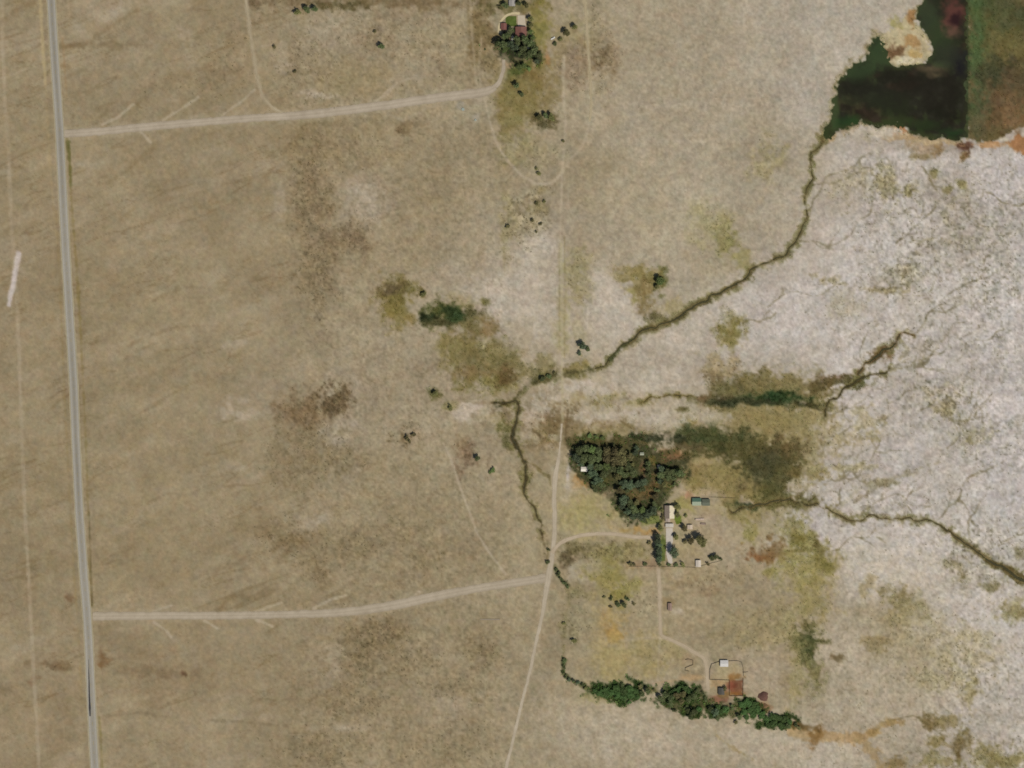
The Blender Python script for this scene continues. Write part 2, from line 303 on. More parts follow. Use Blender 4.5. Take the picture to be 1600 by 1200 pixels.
for x, y, rx, ry, a in [(380, 645, 26, 7, .6), (375, 625, 16, 5, .4), (535, 660, 22, 10, .5), (520, 685, 16, 12, .5), (575, 320, 22, 28, .5), (560, 300, 16, 14, .4), (440, 310, 8, 30, .3), (480, 820, 26, 10, .4), (510, 810, 14, 12, .4), (370, 735, 16, 8, .4), (370, 540, 14, 5, .4), (420, 1120, 12, 5, .3), (710, 1100, 30, 8, .35), (540, 1140, 40, 5, .4), (520, 1035, 20, 26, .3), (500, 150, 18, 4, .6), (480, 145, 14, 5, .5), (175, 20, 26, 12, .4), (120, 45, 10, 12, .4), (285, 60, 12, 10, .4), (500, 60, 30, 20, .35), (440, 90, 10, 14, .4), (130, 255, 18, 4, .4), (1050, 165, 40, 6, .35), (1150, 170, 20, 10, .5), (1030, 220, 40, 3, .3)]:
    blob(x, y, rx, ry, (182, 170, 152), a, soft=0.8, rough=0.8)

for x, y, rx, ry, a in [(1330, 885, 90, 40, .5), (1400, 1100, 100, 60, .45), (1450, 900, 90, 34, .5), (1290, 1172, 70, 30, .5), (940, 1135, 110, 50, .35), (1050, 1155, 90, 36, .4), (1180, 1165, 60, 26, .4), (1330, 1010, 60, 40, .45), (1540, 1010, 70, 60, .4), (830, 450, 60, 70, .5), (950, 480, 44, 60, .5), (1000, 605, 110, 22, .5), (1010, 655, 90, 18, .55), (900, 610, 50, 26, .45), (820, 650, 40, 22, .35), (880, 540, 40, 40, .35), (1090, 520, 60, 40, .4)]:
    blob(x, y, rx, ry, (196, 184, 164), a, soft=.8, rough=.9, mott=.6)
# drainage lines branching up the flat and cream silt streaks between them
dr_ = np.random.default_rng(515)
def rillet(x, y, ang, n, w, depth=0):
    pts = [(x, y)]; kids = []
    for i in range(n):
        ang += dr_.normal() * .34 + (-.42 - ang) * .10
        x += 6 * math.cos(ang); y += 6 * math.sin(ang); pts.append((x, y))
        if depth < 2 and i > 2 and dr_.random() < .16: kids.append((x, y, ang + dr_.choice([-1, 1]) * dr_.uniform(.5, 1.0), int(n * dr_.uniform(.3, .6)), w * .75))
    if len(pts) > 2: stroke(pts, list(np.linspace(w, w * .45, len(pts))), (116, 107, 80), .8 - .12 * depth, soft=1.4, rough=1.2, brk=.4)
    for k in kids: rillet(*k, depth + 1)
for _ in range(34):
    x, y = dr_.uniform(1230, 1590), dr_.uniform(540, 880)
    stroke([(x, y), (x + 30, y - 9 + dr_.normal() * 4), (x + 70, y - 26 + dr_.normal() * 6), (x + 115, y - 46 + dr_.normal() * 8)], [4, 9, 8, 3], (190, 182, 171), .38, soft=3.5, rough=6, brk=.3)
for _ in range(16):
    x, y = dr_.uniform(1170, 1500), dr_.uniform(380, 560)
    stroke([(x, y), (x + 22, y - 16 + dr_.normal() * 4), (x + 52, y - 30 + dr_.normal() * 6)], [5, 11, 4], (192, 185, 176), .4, soft=4, rough=6, brk=.3)
for x, y, a, n in [(1427, 523, -.5, 22), (1424, 579, -.2, 20), (1388, 576, -.1, 16), (1372, 583, .3, 14), (1462, 814, -.6, 20), (1345, 812, -.7, 22), (1510, 850, -.5, 14), (1400, 810, -.9, 14), (1300, 800, -.8, 16), (1262, 290, -.3, 16), (1258, 330, -.2, 18), (1245, 375, .1, 18), (1294, 752, -.4, 20), (1300, 700, -.3, 22), (1290, 650, -.1, 20), (1275, 690, -.5, 16), (1440, 640, -.6, 20), (1480, 700, -.4, 18), (1370, 455, -.2, 20), (1400, 380, -.8, 16), (1200, 480, -.3, 16), (1160, 505, -.5, 10), (1330, 620, -.2, 22), (1540, 870, -.9, 12), (1380, 1128, -.3, 18), (1400, 1180, -.2, 18), (1300, 860, .2, 16), (1440, 260, .6, 12), (1540, 300, .4, 12), (1500, 560, -.4, 16)]:
    rillet(x, y, a, n, dr_.uniform(2.0, 3.4))
# olive meadows, browned grass, wet ground
OL = (128, 117, 76)
for x, y, rx, ry, c, a, veg in [
 # north farm
 (755, 35, 20, 60, (112, 98, 68), .75, {'sage': .3}), (745, 60, 12, 40, (124, 108, 74), .6, {}), (600, 3, 140, 9, (118, 102, 74), .8, {}), (535, 10, 40, 6, (92, 82, 52), .7, {'reed': .3}),
 (765, 100, 16, 18, (128, 114, 84), .7, {'sage': .5}), (812, 120, 32, 34, (114, 102, 62), .8, {'reed': .15}), (835, 130, 26, 40, (118, 102, 62), .75, {'reed': .15}), (795, 160, 20, 40, (118, 108, 66), .7, {'reed': .15}), (815, 165, 40, 34, (124, 112, 70), .7, {'reed': .15}), (850, 185, 22, 12, (88, 80, 52), .8, {'reed': .4}), (798, 205, 16, 24, (126, 116, 76), .65, {'reed': .15}), (850, 95, 18, 26, (126, 112, 72), .6, {}), (862, 140, 14, 30, (132, 118, 82), .6, {}), (890, 60, 26, 30, (138, 126, 88), .5, {}), (815, 103, 20, 12, (84, 90, 48), .8, {'reed': .5}), (795, 8, 44, 12, (96, 92, 56), .7, {'reed': .3}), (835, 15, 20, 10, (120, 108, 62), .7, {}), (845, 45, 12, 26, (140, 128, 76), .6, {}), (855, 90, 5, 12, (158, 118, 78), .7, {}), (795, 98, 10, 6, (178, 146, 112), .8, {}), (770, 72, 16, 10, (166, 146, 114), .7, {}), (842, 62, 10, 40, (112, 108, 54), .5, {}),
 (830, 222, 20, 10, (140, 130, 92), .4, {'sage': .4}), (840, 245, 30, 20, (150, 140, 108), .5, {'sage': .5}), (800, 240, 24, 18, (138, 128, 88), .4, {'sage': .4}), (830, 340, 26, 44, (152, 140, 108), .5, {'sage': 1.2}), (795, 350, 10, 40, (140, 130, 92), .5, {'sage': .6}), (842, 320, 20, 12, (128, 116, 80), .5, {'sage': .9}),
 # centre
 (618, 458, 27, 24, (112, 100, 58), .85, {'reed': .35}), (615, 452, 18, 9, (90, 78, 55), .75, {'reed': .3}), (625, 482, 22, 20, (120, 108, 62), .8, {'reed': .3}), (640, 495, 20, 10, (134, 120, 80), .7, {'reed': .1}), (662, 460, 6, 6, (108, 98, 60), .9, {'reed': .5}), (700, 495, 46, 16, (84, 84, 46), .9, {'reed': .6}), (668, 497, 15, 6, (38, 42, 22), .95, {'reed': 1}), (708, 494, 18, 12, (52, 66, 36), .95, {'reed': 1}), (690, 505, 34, 6, (70, 68, 42), .8, {'reed': .6}), (735, 488, 18, 9, (80, 76, 48), .85, {'reed': .5}), (756, 470, 9, 6, (104, 98, 58), .8, {'reed': .4}),
 (720, 470, 20, 12, (150, 140, 98), .4, {}), (735, 515, 32, 18, (116, 104, 68), .8, {'reed': .2}), (765, 515, 14, 9, (134, 114, 80), .7, {}), (715, 548, 30, 20, (130, 118, 76), .8, {'reed': .25}), (760, 562, 50, 30, (116, 106, 68), .85, {'reed': .3}), (742, 582, 22, 10, (128, 108, 74), .6, {}), (775, 600, 40, 14, (118, 110, 64), .75, {'reed': .35}), (790, 588, 16, 14, (92, 76, 48), .7, {'reed': .3}), (756, 538, 10, 9, (172, 164, 130), .7, {}), (775, 550, 14, 6, (150, 140, 100), .5, {}),
 (680, 617, 9, 9, (96, 94, 56), .8, {'reed': .6}), (704, 637, 16, 7, (112, 108, 62), .75, {'reed': .4}), (740, 640, 40, 12, (178, 164, 144), .55, {}), (725, 650, 24, 7, (188, 176, 160), .6, {}), (780, 632, 14, 4, (60, 58, 32), .8, {'reed': .6}), (790, 665, 9, 24, (96, 92, 52), .7, {'reed': .5}), (793, 690, 7, 12, (82, 78, 44), .7, {'reed': .4}), (775, 650, 18, 7, (138, 122, 84), .6, {}),
 (850, 590, 26, 12, (92, 86, 54), .8, {'reed': .6}), (840, 575, 36, 14, (122, 112, 74), .6, {'reed': .2}), (890, 582, 24, 9, (108, 100, 60), .75, {'reed': .35}), (910, 570, 16, 10, (126, 114, 68), .7, {'reed': .2}), (908, 430, 16, 36, (140, 130, 90), .6, {'sage': .3}), (880, 500, 10, 60, (148, 140, 96), .5, {}), (905, 520, 8, 20, (148, 138, 96), .4, {}),
 (850, 655, 24, 9, (132, 106, 78), .6, {'sage': .4}), (870, 632, 26, 5, (130, 110, 78), .6, {'sage': .3}), (840, 680, 16, 16, (120, 104, 72), .6, {'reed': .3}), (862, 680, 20, 16, (132, 114, 82), .6, {'sage': .4}), (880, 670, 20, 24, (128, 112, 78), .6, {'sage': .3}), (905, 622, 16, 9, (140, 126, 84), .6, {}), (952, 622, 26, 12, (132, 120, 78), .75, {'reed': .2}), (990, 632, 20, 6, (140, 128, 84), .6, {}), (1065, 640, 11, 5, (98, 88, 54), .85, {'reed': .4}), (985, 645, 6, 5, (146, 132, 92), .6, {}),
 (1030, 440, 12, 18, (84, 86, 44), .85, {'reed': .6}), (1010, 442, 22, 20, (130, 116, 72), .7, {'reed': .1}), (985, 425, 26, 9, (126, 112, 66), .75, {'reed': .2}), (1000, 455, 16, 8, (140, 128, 78), .6, {}), (990, 462, 8, 9, (130, 122, 70), .6, {'reed': .2}), (1010, 470, 12, 26, (116, 100, 62), .7, {'reed': .1}), (1028, 500, 18, 9, (92, 86, 54), .85, {'reed': .5}), (1060, 480, 30, 12, (146, 134, 92), .6, {}), (1130, 370, 16, 24, (122, 114, 66), .7, {'reed': .3}), (1115, 350, 30, 30, (142, 132, 88), .5, {'sage': .3}), (1160, 405, 14, 12, (138, 128, 80), .6, {}), (1195, 255, 20, 30, (146, 134, 92), .5, {'sage': .4}), (1225, 240, 9, 16, (140, 130, 88), .5, {'reed': .1}),
 (1137, 516, 25, 18, (118, 108, 62), .85, {'reed': .3}), (1140, 530, 12, 16, (126, 116, 72), .6, {}), (1130, 575, 30, 16, (138, 122, 82), .6, {'sage': .5}), (1115, 590, 12, 12, (124, 108, 74), .7, {'sage': .6}),
 # east marsh
 (1140, 625, 60, 16, (100, 92, 58), .85, {'reed': .35}), (1200, 612, 80, 24, (92, 86, 52), .9, {'reed': .45}), (1190, 596, 50, 12, (110, 100, 64), .8, {'reed': .25}), (1270, 615, 26, 18, (100, 86, 56), .85, {'reed': .4}), (1212, 623, 44, 11, (46, 62, 34), .95, {'reed': 1}), (1165, 627, 65, 7, (58, 62, 38), .85, {'reed': .8}), (1250, 633, 34, 5, (50, 54, 30), .85, {'reed': .8}), (1125, 626, 26, 6, (76, 66, 44), .8, {'reed': .5}), (1098, 620, 12, 8, (104, 84, 58), .9, {'reed': .3}), (1300, 594, 22, 9, (102, 78, 54), .9, {'reed': .4}), (1330, 598, 16, 10, (70, 72, 40), .85, {'reed': .7}), (1376, 555, 12, 8, (98, 78, 50), .9, {'reed': .4}),
 (1190, 650, 50, 18, (130, 116, 74), .85, {'reed': .25}), (1240, 650, 50, 16, (134, 120, 78), .8, {'reed': .2}), (1215, 675, 50, 26, (136, 122, 78), .7, {'reed': .2}), (1150, 650, 20, 16, (136, 122, 84), .7, {'reed': .1}), (1275, 665, 40, 20, (158, 146, 106), .5, {}), (1270, 690, 20, 20, (140, 126, 86), .6, {'reed': .15}), (1275, 735, 26, 8, (132, 120, 76), .75, {'reed': .25}), (1285, 710, 20, 8, (144, 132, 92), .5, {}), (1080, 660, 16, 10, (126, 112, 66), .8, {'reed': .3}), (1290, 740, 12, 7, (126, 112, 70), .7, {'reed': .3}),
 (1110, 745, 44, 26, (128, 116, 70), .85, {'reed': .2}), (1150, 760, 34, 24, (126, 112, 68), .85, {'reed': .25}), (1090, 730, 26, 12, (134, 116, 78), .7, {'reed': .1}), (1155, 762, 10, 9, (88, 74, 46), .8, {'reed': .4}), (1180, 775, 26, 14, (122, 112, 66), .8, {'reed': .3}), (1100, 722, 30, 4, (164, 146, 104), .7, {}), (1050, 715, 24, 10, (152, 112, 76), .7, {}),
 (1160, 800, 30, 12, (140, 128, 82), .7, {'reed': .15}), (1242, 840, 20, 30, (124, 116, 64), .85, {'reed': .35}), (1245, 845, 14, 9, (106, 98, 50), .7, {'reed': .4}), (1200, 830, 44, 20, (158, 148, 110), .5, {}), (1172, 830, 12, 16, (138, 130, 78), .7, {'reed': .25}), (1195, 862, 26, 12, (118, 92, 60), .85, {'reed': .15}), (1180, 870, 10, 6, (128, 88, 54), .7, {}), (1215, 855, 18, 8, (122, 100, 66), .7, {}), (1255, 880, 44, 26, (142, 132, 82), .75, {'reed': .25}), (1285, 878, 18, 22, (118, 108, 60), .8, {'reed': .35}), (1205, 892, 12, 8, (134, 128, 76), .7, {'reed': .25}), (1270, 930, 26, 30, (140, 128, 82), .7, {'reed': .25}), (1260, 960, 20, 26, (144, 132, 90), .6, {'reed': .2}), (1275, 850, 5, 9, (98, 88, 50), .8, {'reed': .3}), (1255, 860, 26, 4, (118, 108, 64), .7, {'reed': .3}),
 (1258, 1012, 20, 26, (92, 88, 52), .85, {'reed': .55}), (1262, 1015, 12, 22, (74, 78, 46), .8, {'reed': .8}), (1272, 1060, 12, 22, (112, 106, 66), .7, {'reed': .35}), (1245, 1040, 14, 50, (140, 130, 88), .5, {'reed': .2}), (1308, 1028, 7, 6, (108, 94, 66), .8, {}), (1240, 1090, 10, 20, (146, 134, 92), .5, {}),
 (1415, 950, 26, 26, (130, 118, 76), .65, {'reed': .2}), (1400, 930, 16, 14, (126, 114, 76), .7, {'reed': .2}), (1368, 1005, 18, 10, (126, 110, 74), .65, {'reed': .15}), (1355, 915, 14, 10, (144, 130, 92), .6, {}), (1430, 990, 60, 40, (158, 145, 110), .5, {'sage': .3}), (1510, 1010, 44, 30, (158, 147, 108), .6, {'sage': .3}), (1515, 1085, 12, 26, (140, 128, 90), .7, {}), (1480, 1060, 40, 14, (146, 136, 98), .5, {'sage': .6}), (1585, 960, 22, 12, (130, 120, 80), .75, {'reed': .2}), (1590, 940, 14, 6, (150, 142, 104), .6, {}), (1505, 905, 12, 10, (116, 106, 72), .8, {'reed': .3}), (1545, 915, 14, 8, (116, 106, 72), .7, {'reed': .3}), (1490, 880, 12, 8, (120, 110, 76), .6, {'reed': .3}), (1590, 862, 12, 10, (112, 102, 70), .6, {'reed': .3}),
 (1480, 1125, 26, 9, (128, 114, 74), .7, {'reed': .15}), (1452, 1126, 12, 9, (108, 94, 60), .7, {'reed': .2}), (1500, 1160, 22, 16, (116, 102, 66), .8, {'reed': .2}), (1458, 1160, 12, 8, (130, 118, 78), .8, {'reed': .2}), (1500, 1178, 4, 10, (104, 88, 54), .8, {}), (1565, 1190, 40, 20, (120, 110, 66), .75, {'reed': .3}), (1470, 1190, 26, 12, (128, 118, 78), .7, {'reed': .2}), (1400, 1190, 16, 12, (126, 108, 70), .7, {'reed': .2}),
 # salt-flat tussock swarms
 (1480, 635, 22, 12, (130, 120, 86), .7, {'sage': .8}), (1465, 610, 30, 12, (150, 142, 112), .5, {'sage': .9}), (1520, 680, 30, 16, (148, 140, 106), .55, {'sage': .5}), (1520, 690, 9, 9, (126, 118, 78), .7, {'reed': .2}), (1380, 453, 20, 5, (136, 124, 90), .7, {'sage': .8}), (1300, 435, 16, 6, (130, 120, 84), .6, {'sage': .6}), (1320, 480, 30, 20, (162, 152, 122), .5, {'sage': .3}), (1415, 420, 20, 20, (148, 140, 108), .5, {'sage': .9}), (1385, 290, 16, 26, (132, 122, 82), .6, {'sage': .9}), (1420, 300, 9, 9, (126, 116, 74), .7, {'sage': .9}), (1460, 272, 6, 6, (118, 110, 70), .8, {'reed': .3}), (1503, 288, 6, 8, (126, 118, 76), .75, {'reed': .3}), (1480, 295, 7, 7, (122, 112, 72), .75, {'reed': .3}), (1335, 290, 26, 26, (152, 142, 108), .5, {'sage': .6}), (1445, 230, 26, 12, (148, 128, 100), .7, {}), (1440, 246, 16, 5, (126, 110, 74), .7, {}), (1468, 234, 6, 7, (124, 100, 64), .8, {}), (1503, 240, 8, 8, (120, 98, 62), .8, {'reed': .2}),
 (1385, 755, 26, 5, (124, 114, 80), .6, {'sage': .5}), (1370, 675, 14, 10, (148, 134, 92), .6, {}), (1335, 690, 20, 6, (140, 126, 86), .5, {}), (1350, 660, 14, 16, (156, 144, 104), .4, {}), (1245, 455, 0, 0, OL, 0, {}),
 # south yard and paddocks
 (938, 858, 62, 15, (118, 110, 78), .6, {'sage': .8}), (893, 860, 20, 14, (100, 92, 62), .75, {'sage': .9}), (885, 878, 9, 12, (94, 82, 58), .7, {'sage': .6}), (950, 865, 26, 16, (120, 112, 70), .6, {'reed': .2}), (990, 860, 20, 20, (138, 126, 84), .6, {'reed': .15}), (910, 895, 24, 14, (172, 162, 140), .7, {}), (935, 880, 20, 16, (150, 140, 100), .5, {}), (950, 895, 24, 20, (136, 126, 74), .7, {'reed': .15}), (975, 925, 16, 20, (132, 124, 66), .75, {'reed': .25}), (940, 925, 16, 16, (144, 134, 88), .5, {'reed': .1}), (990, 915, 16, 12, (150, 142, 96), .6, {}), (900, 930, 16, 9, (124, 116, 80), .6, {'sage': .5}), (1010, 945, 20, 20, (160, 148, 118), .6, {'sage': .3}),
 (955, 980, 16, 30, (166, 140, 94), .65, {}), (958, 990, 10, 10, (160, 128, 74), .65, {}), (950, 965, 9, 16, (172, 144, 96), .55, {}), (975, 1030, 44, 30, (162, 146, 96), .6, {}), (1015, 1020, 20, 20, (148, 134, 92), .5, {'sage': .2}), (1050, 1020, 20, 20, (152, 138, 94), .5, {'sage': .2}), (935, 975, 9, 40, (164, 146, 104), .5, {}), (900, 975, 16, 20, (140, 132, 102), .5, {'sage': .6}), (880, 985, 5, 16, (124, 114, 82), .6, {'sage': .6}),
 (1130, 900, 60, 14, (144, 128, 98), .5, {'sage': .3}), (1060, 905, 26, 12, (150, 132, 98), .5, {}), (1100, 920, 30, 9, (140, 120, 92), .5, {'sage': .2}), (1047, 935, 9, 9, (140, 120, 88), .5, {}), (1190, 985, 60, 26, (142, 130, 92), .5, {'sage': .4}), (1230, 960, 20, 40, (148, 136, 98), .5, {'sage': .4}),
 (1060, 952, 10, 5, (184, 172, 150), .8, {}), (1078, 949, 10, 4, (168, 156, 128), .5, {}), (905, 1095, 20, 9, (166, 154, 118), .5, {}), (945, 1090, 40, 9, (148, 140, 92), .5, {'reed': .2}),
 # farm yard
 (1095, 770, 26, 9, (186, 164, 136), .85, {}), (1076, 773, 12, 6, (168, 126, 98), .8, {}), (1068, 768, 6, 12, (176, 160, 136), .8, {}), (1070, 800, 34, 20, (160, 148, 112), .6, {}), (1120, 795, 24, 9, (174, 160, 122), .7, {}), (1085, 825, 44, 20, (168, 150, 118), .6, {}), (1060, 845, 14, 30, (164, 152, 118), .6, {}), (1075, 860, 30, 10, (164, 148, 108), .6, {}), (1100, 815, 16, 9, (184, 164, 144), .6, {}), (1060, 812, 8, 9, (112, 122, 46), .9, {'reed': .2}), (1075, 795, 16, 16, (140, 132, 74), .6, {}), (1035, 855, 5, 26, (98, 104, 50), .85, {'reed': .1}), (1020, 812, 16, 9, (116, 120, 62), .8, {}), (1000, 828, 26, 5, (168, 132, 78), .7, {}), (1015, 832, 20, 5, (160, 120, 72), .5, {}), (1008, 880, 34, 6, (148, 126, 100), .6, {}), (1120, 840, 14, 40, (166, 148, 124), .6, {}), (1135, 870, 14, 30, (166, 152, 126), .6, {}), (1060, 895, 9, 6, (176, 158, 132), .6, {}),
 (895, 815, 30, 20, (162, 150, 104), .6, {}), (905, 790, 26, 16, (160, 146, 96), .6, {}), (907, 755, 10, 9, (164, 124, 74), .7, {}), (903, 748, 6, 8, (170, 126, 78), .6, {}), (930, 800, 40, 20, (158, 148, 98), .6, {}), (952, 770, 9, 6, (178, 146, 112), .8, {}), (886, 745, 4, 16, (194, 186, 182), .85, {}), (890, 770, 12, 20, (172, 160, 138), .6, {}),
 ]:
    if rx: blob(x, y, rx, ry, c, a, soft=0.6, rough=0.65, **veg)

for x, y, rx, ry, a in [(1190, 665, 85, 40, .6), (1180, 740, 80, 40, .55), (1240, 610, 60, 30, .5), (1120, 690, 70, 24, .5), (1250, 720, 40, 30, .5), (1110, 640, 40, 16, .4), (1200, 790, 70, 16, .5), (950, 672, 70, 14, .6)]:
    blob(x, y, rx, ry, (136, 124, 84), a, soft=.6, rough=.9, reed=.15)
# grove floor: leaf litter and grass between the trees
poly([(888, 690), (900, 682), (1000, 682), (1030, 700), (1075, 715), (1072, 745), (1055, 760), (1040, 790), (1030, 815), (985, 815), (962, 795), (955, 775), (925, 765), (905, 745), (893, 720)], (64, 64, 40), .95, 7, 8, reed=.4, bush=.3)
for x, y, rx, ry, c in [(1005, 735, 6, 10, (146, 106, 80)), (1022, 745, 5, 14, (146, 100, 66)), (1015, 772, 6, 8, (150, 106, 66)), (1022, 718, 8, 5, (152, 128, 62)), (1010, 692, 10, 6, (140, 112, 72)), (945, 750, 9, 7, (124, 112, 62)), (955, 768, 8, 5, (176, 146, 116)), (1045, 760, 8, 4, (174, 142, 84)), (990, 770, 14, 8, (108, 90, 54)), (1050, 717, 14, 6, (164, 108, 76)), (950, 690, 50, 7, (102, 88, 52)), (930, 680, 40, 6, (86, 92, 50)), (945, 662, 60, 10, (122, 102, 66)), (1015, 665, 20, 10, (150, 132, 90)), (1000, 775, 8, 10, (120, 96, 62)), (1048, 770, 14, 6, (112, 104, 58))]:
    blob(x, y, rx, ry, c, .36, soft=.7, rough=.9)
# the wide dark reed bed of the east marsh
poly([(1005, 680), (1040, 683), (1075, 668), (1130, 666), (1165, 678), (1200, 690), (1240, 692), (1254, 712), (1250, 740), (1228, 770), (1200, 772), (1185, 752), (1160, 733), (1130, 714), (1090, 708), (1050, 700), (1015, 694)], (82, 78, 46), .94, 10, 12, reed=.5)
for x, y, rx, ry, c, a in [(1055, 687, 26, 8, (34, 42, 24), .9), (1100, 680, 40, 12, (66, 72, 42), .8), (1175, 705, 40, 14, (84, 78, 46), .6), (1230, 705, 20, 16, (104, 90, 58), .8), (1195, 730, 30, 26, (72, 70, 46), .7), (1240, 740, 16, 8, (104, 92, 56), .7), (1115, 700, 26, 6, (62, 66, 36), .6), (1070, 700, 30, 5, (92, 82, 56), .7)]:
    blob(x, y, rx, ry, c, a, soft=.7, rough=.8, reed=.6)
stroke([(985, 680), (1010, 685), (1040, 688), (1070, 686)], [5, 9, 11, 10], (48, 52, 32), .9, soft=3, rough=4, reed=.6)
stroke([(1245, 628), (1275, 636), (1292, 640)], 6, (62, 60, 36), .85, soft=3, rough=3, reed=.5)
stroke([(1270, 606), (1300, 596), (1325, 596), (1345, 588)], [14, 15, 14, 9], (90, 80, 50), .85, soft=4, rough=5, reed=.4)
blob(1212, 782, 44, 11, (80, 76, 42), .95, soft=.5, rough=.6, reed=.6)
blob(1170, 792, 16, 7, (50, 60, 38), .95, soft=.4, rough=.5, reed=.9)
blob(1245, 786, 36, 8, (90, 82, 48), .85, soft=.5, rough=.6, reed=.6)

# marsh and mud flat right of the deep pond
poly([(1512, -80), (1680, -80), (1680, 190), (1590, 200), (1570, 215), (1545, 222), (1512, 218)], (92, 80, 50), 1, 1.2, 2, reed=.15)
for x, y, rx, ry, c, a, r in [(1540, 30, 40, 50, (66, 74, 38), .9, .2), (1590, 20, 40, 26, (70, 70, 40), .85, .2), (1530, 80, 20, 26, (68, 84, 44), .85, .2), (1575, 70, 40, 26, (92, 84, 46), .8, .2), (1580, 130, 40, 22, (72, 62, 38), .9, .1), (1560, 165, 40, 34, (92, 72, 46), .85, .05), (1525, 155, 14, 50, (66, 70, 42), .8, .15), (1545, 110, 26, 16, (58, 58, 34), .8, .3), (1590, 185, 24, 20, (110, 84, 52), .7, 0), (1530, 200, 16, 12, (84, 78, 50), .7, .2), (1521, 40, 9, 90, (66, 82, 44), .6, .2)]:
    blob(x, y, rx, ry, c, a, soft=.7, rough=.7, **({'reed': r} if r else {}))
poly([(1570, 222), (1585, 214), (1620, 205), (1620, 245), (1590, 236)], (146, 104, 66), .95, 3, 4)
stroke(POND[:19] , 11, (128, 116, 82), .75, soft=4, rough=6, reed=.5)
stroke(POND[20:] + [POND[0]], 11, (140, 122, 90), .75, soft=4, rough=6, reed=.3)
poly([(1494, -80), (1513.5, -80), (1513.5, 216), (1494, 214)], (54, 60, 34), 1, 1.0, .5)
poly(POND, (56, 62, 34), 1, 2.0, 4.5)
# pond shore: pale spit with brown weed, rim of mud and salt
poly([(1374, 60), (1400, 40), (1425, 20), (1438, 40), (1455, 70), (1458, 88), (1440, 100), (1400, 106), (1388, 100), (1376, 78)], (176, 160, 116), .9, 3, 4)
for x, y, rx, ry, c in [(1402, 80, 17, 10, (98, 74, 48)), (1425, 68, 12, 9, (158, 124, 78)), (1400, 38, 10, 8, (146, 136, 88)), (1418, 96, 26, 5, (200, 190, 158)), (1432, 85, 12, 6, (176, 144, 90)), (1425, 25, 6, 14, (140, 106, 64)), (1405, 205, 10, 8, (158, 108, 66)), (1410, 215, 26, 4, (170, 140, 104)), (1470, 222, 30, 4, (182, 158, 118)), (1300, 214, 12, 6, (186, 154, 112)), (1508, 228, 12, 9, (88, 62, 46)), (1545, 226, 26, 4, (176, 132, 92)), (1370, 208, 30, 7, (194, 182, 162)), (1567, 218, 8, 4, (206, 198, 178))]:
    blob(x, y, rx, ry, c, .9, soft=.5, rough=.7)

# orange-brown mud flow at lower right
stroke([(1240, 1138), (1262, 1150), (1290, 1152), (1320, 1153), (1345, 1152), (1362, 1145), (1385, 1135)], [22, 20, 17, 16, 16, 12, 8], (164, 138, 98), .8, soft=4, rough=5)
stroke([(1345, 1152), (1358, 1170), (1372, 1190), (1395, 1215)], [16, 17, 16, 14], (150, 128, 90), .75, soft=4, rough=5)
stroke([(1360, 1145), (1385, 1130), (1410, 1128)], [12, 12, 8], (146, 122, 78), .7, soft=4, rough=4)
blob(1272, 1150, 10, 14, (126, 98, 58), .75, soft=.6, rough=.8)
blob(1255, 1135, 22, 5, (98, 80, 46), .8, soft=.6, rough=.7)
# corral floors and yard around them
blob(1180, 1050, 34, 34, (166, 152, 130), .7, soft=.6)
blob(1136, 1050, 22, 12, (170, 154, 116), .8, soft=.5)
poly([(1140, 1062), (1161, 1062), (1161, 1087), (1140, 1087)], (116, 78, 54), .92, 1.2, 2.0)
blob(1145, 1070, 8, 8, (124, 72, 54), .8, soft=.7); blob(1152, 1056, 10, 5, (138, 106, 66), .8, soft=.5); blob(1150, 1084, 10, 4, (122, 86, 42), .7, soft=.6)
blob(1128, 1094, 18, 8, (132, 98, 76), .9, soft=.4); blob(1122, 1098, 9, 5, (138, 96, 74), .7); blob(1135, 1085, 9, 7, (120, 98, 62), .7)
blob(1090, 1058, 20, 5, (176, 140, 100), .6); blob(1120, 1066, 16, 5, (174, 144, 106), .7)
blob(1075, 1032, 9, 9, (156, 136, 110), .6); blob(1089, 1043, 4, 4, (180, 168, 136), .8)
blob(1105, 1045, 7, 34, (172, 156, 132), .6, soft=.5)
blob(1193, 1104, 9, 9, (138, 100, 68), .7, soft=.6)
for x, y, rx, ry in [(970, 1082, 46, 15), (1060, 1088, 32, 16), (1082, 1112, 15, 9), (1122, 1112, 18, 8), (1172, 1106, 22, 12), (1212, 1128, 34, 11)]:
    blob(x, y, rx, ry, (50, 62, 32), .95, soft=.3, rough=.5, mott=.05, reed=.5, bush=1)
stroke([(880, 1030), (880, 1052), (892, 1062), (912, 1072), (930, 1080)], 6, (78, 76, 48), .85, soft=2, rough=2, reed=.4, bush=.7)
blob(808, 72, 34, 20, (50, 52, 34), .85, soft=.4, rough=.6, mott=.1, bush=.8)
blob(1015, 1081, 12, 5, (96, 92, 56), .8, bush=.4); blob(1098, 1100, 16, 9, (74, 74, 44), .8, bush=.7); blob(1148, 1112, 14, 9, (84, 82, 50), .8, bush=.6); blob(1055, 1104, 20, 6, (84, 82, 52), .7, bush=.5)
stroke([(1120, 1150), (1135, 1162), (1155, 1175), (1175, 1185)], 4, (138, 120, 80), .6, soft=2, rough=3, reed=.2)

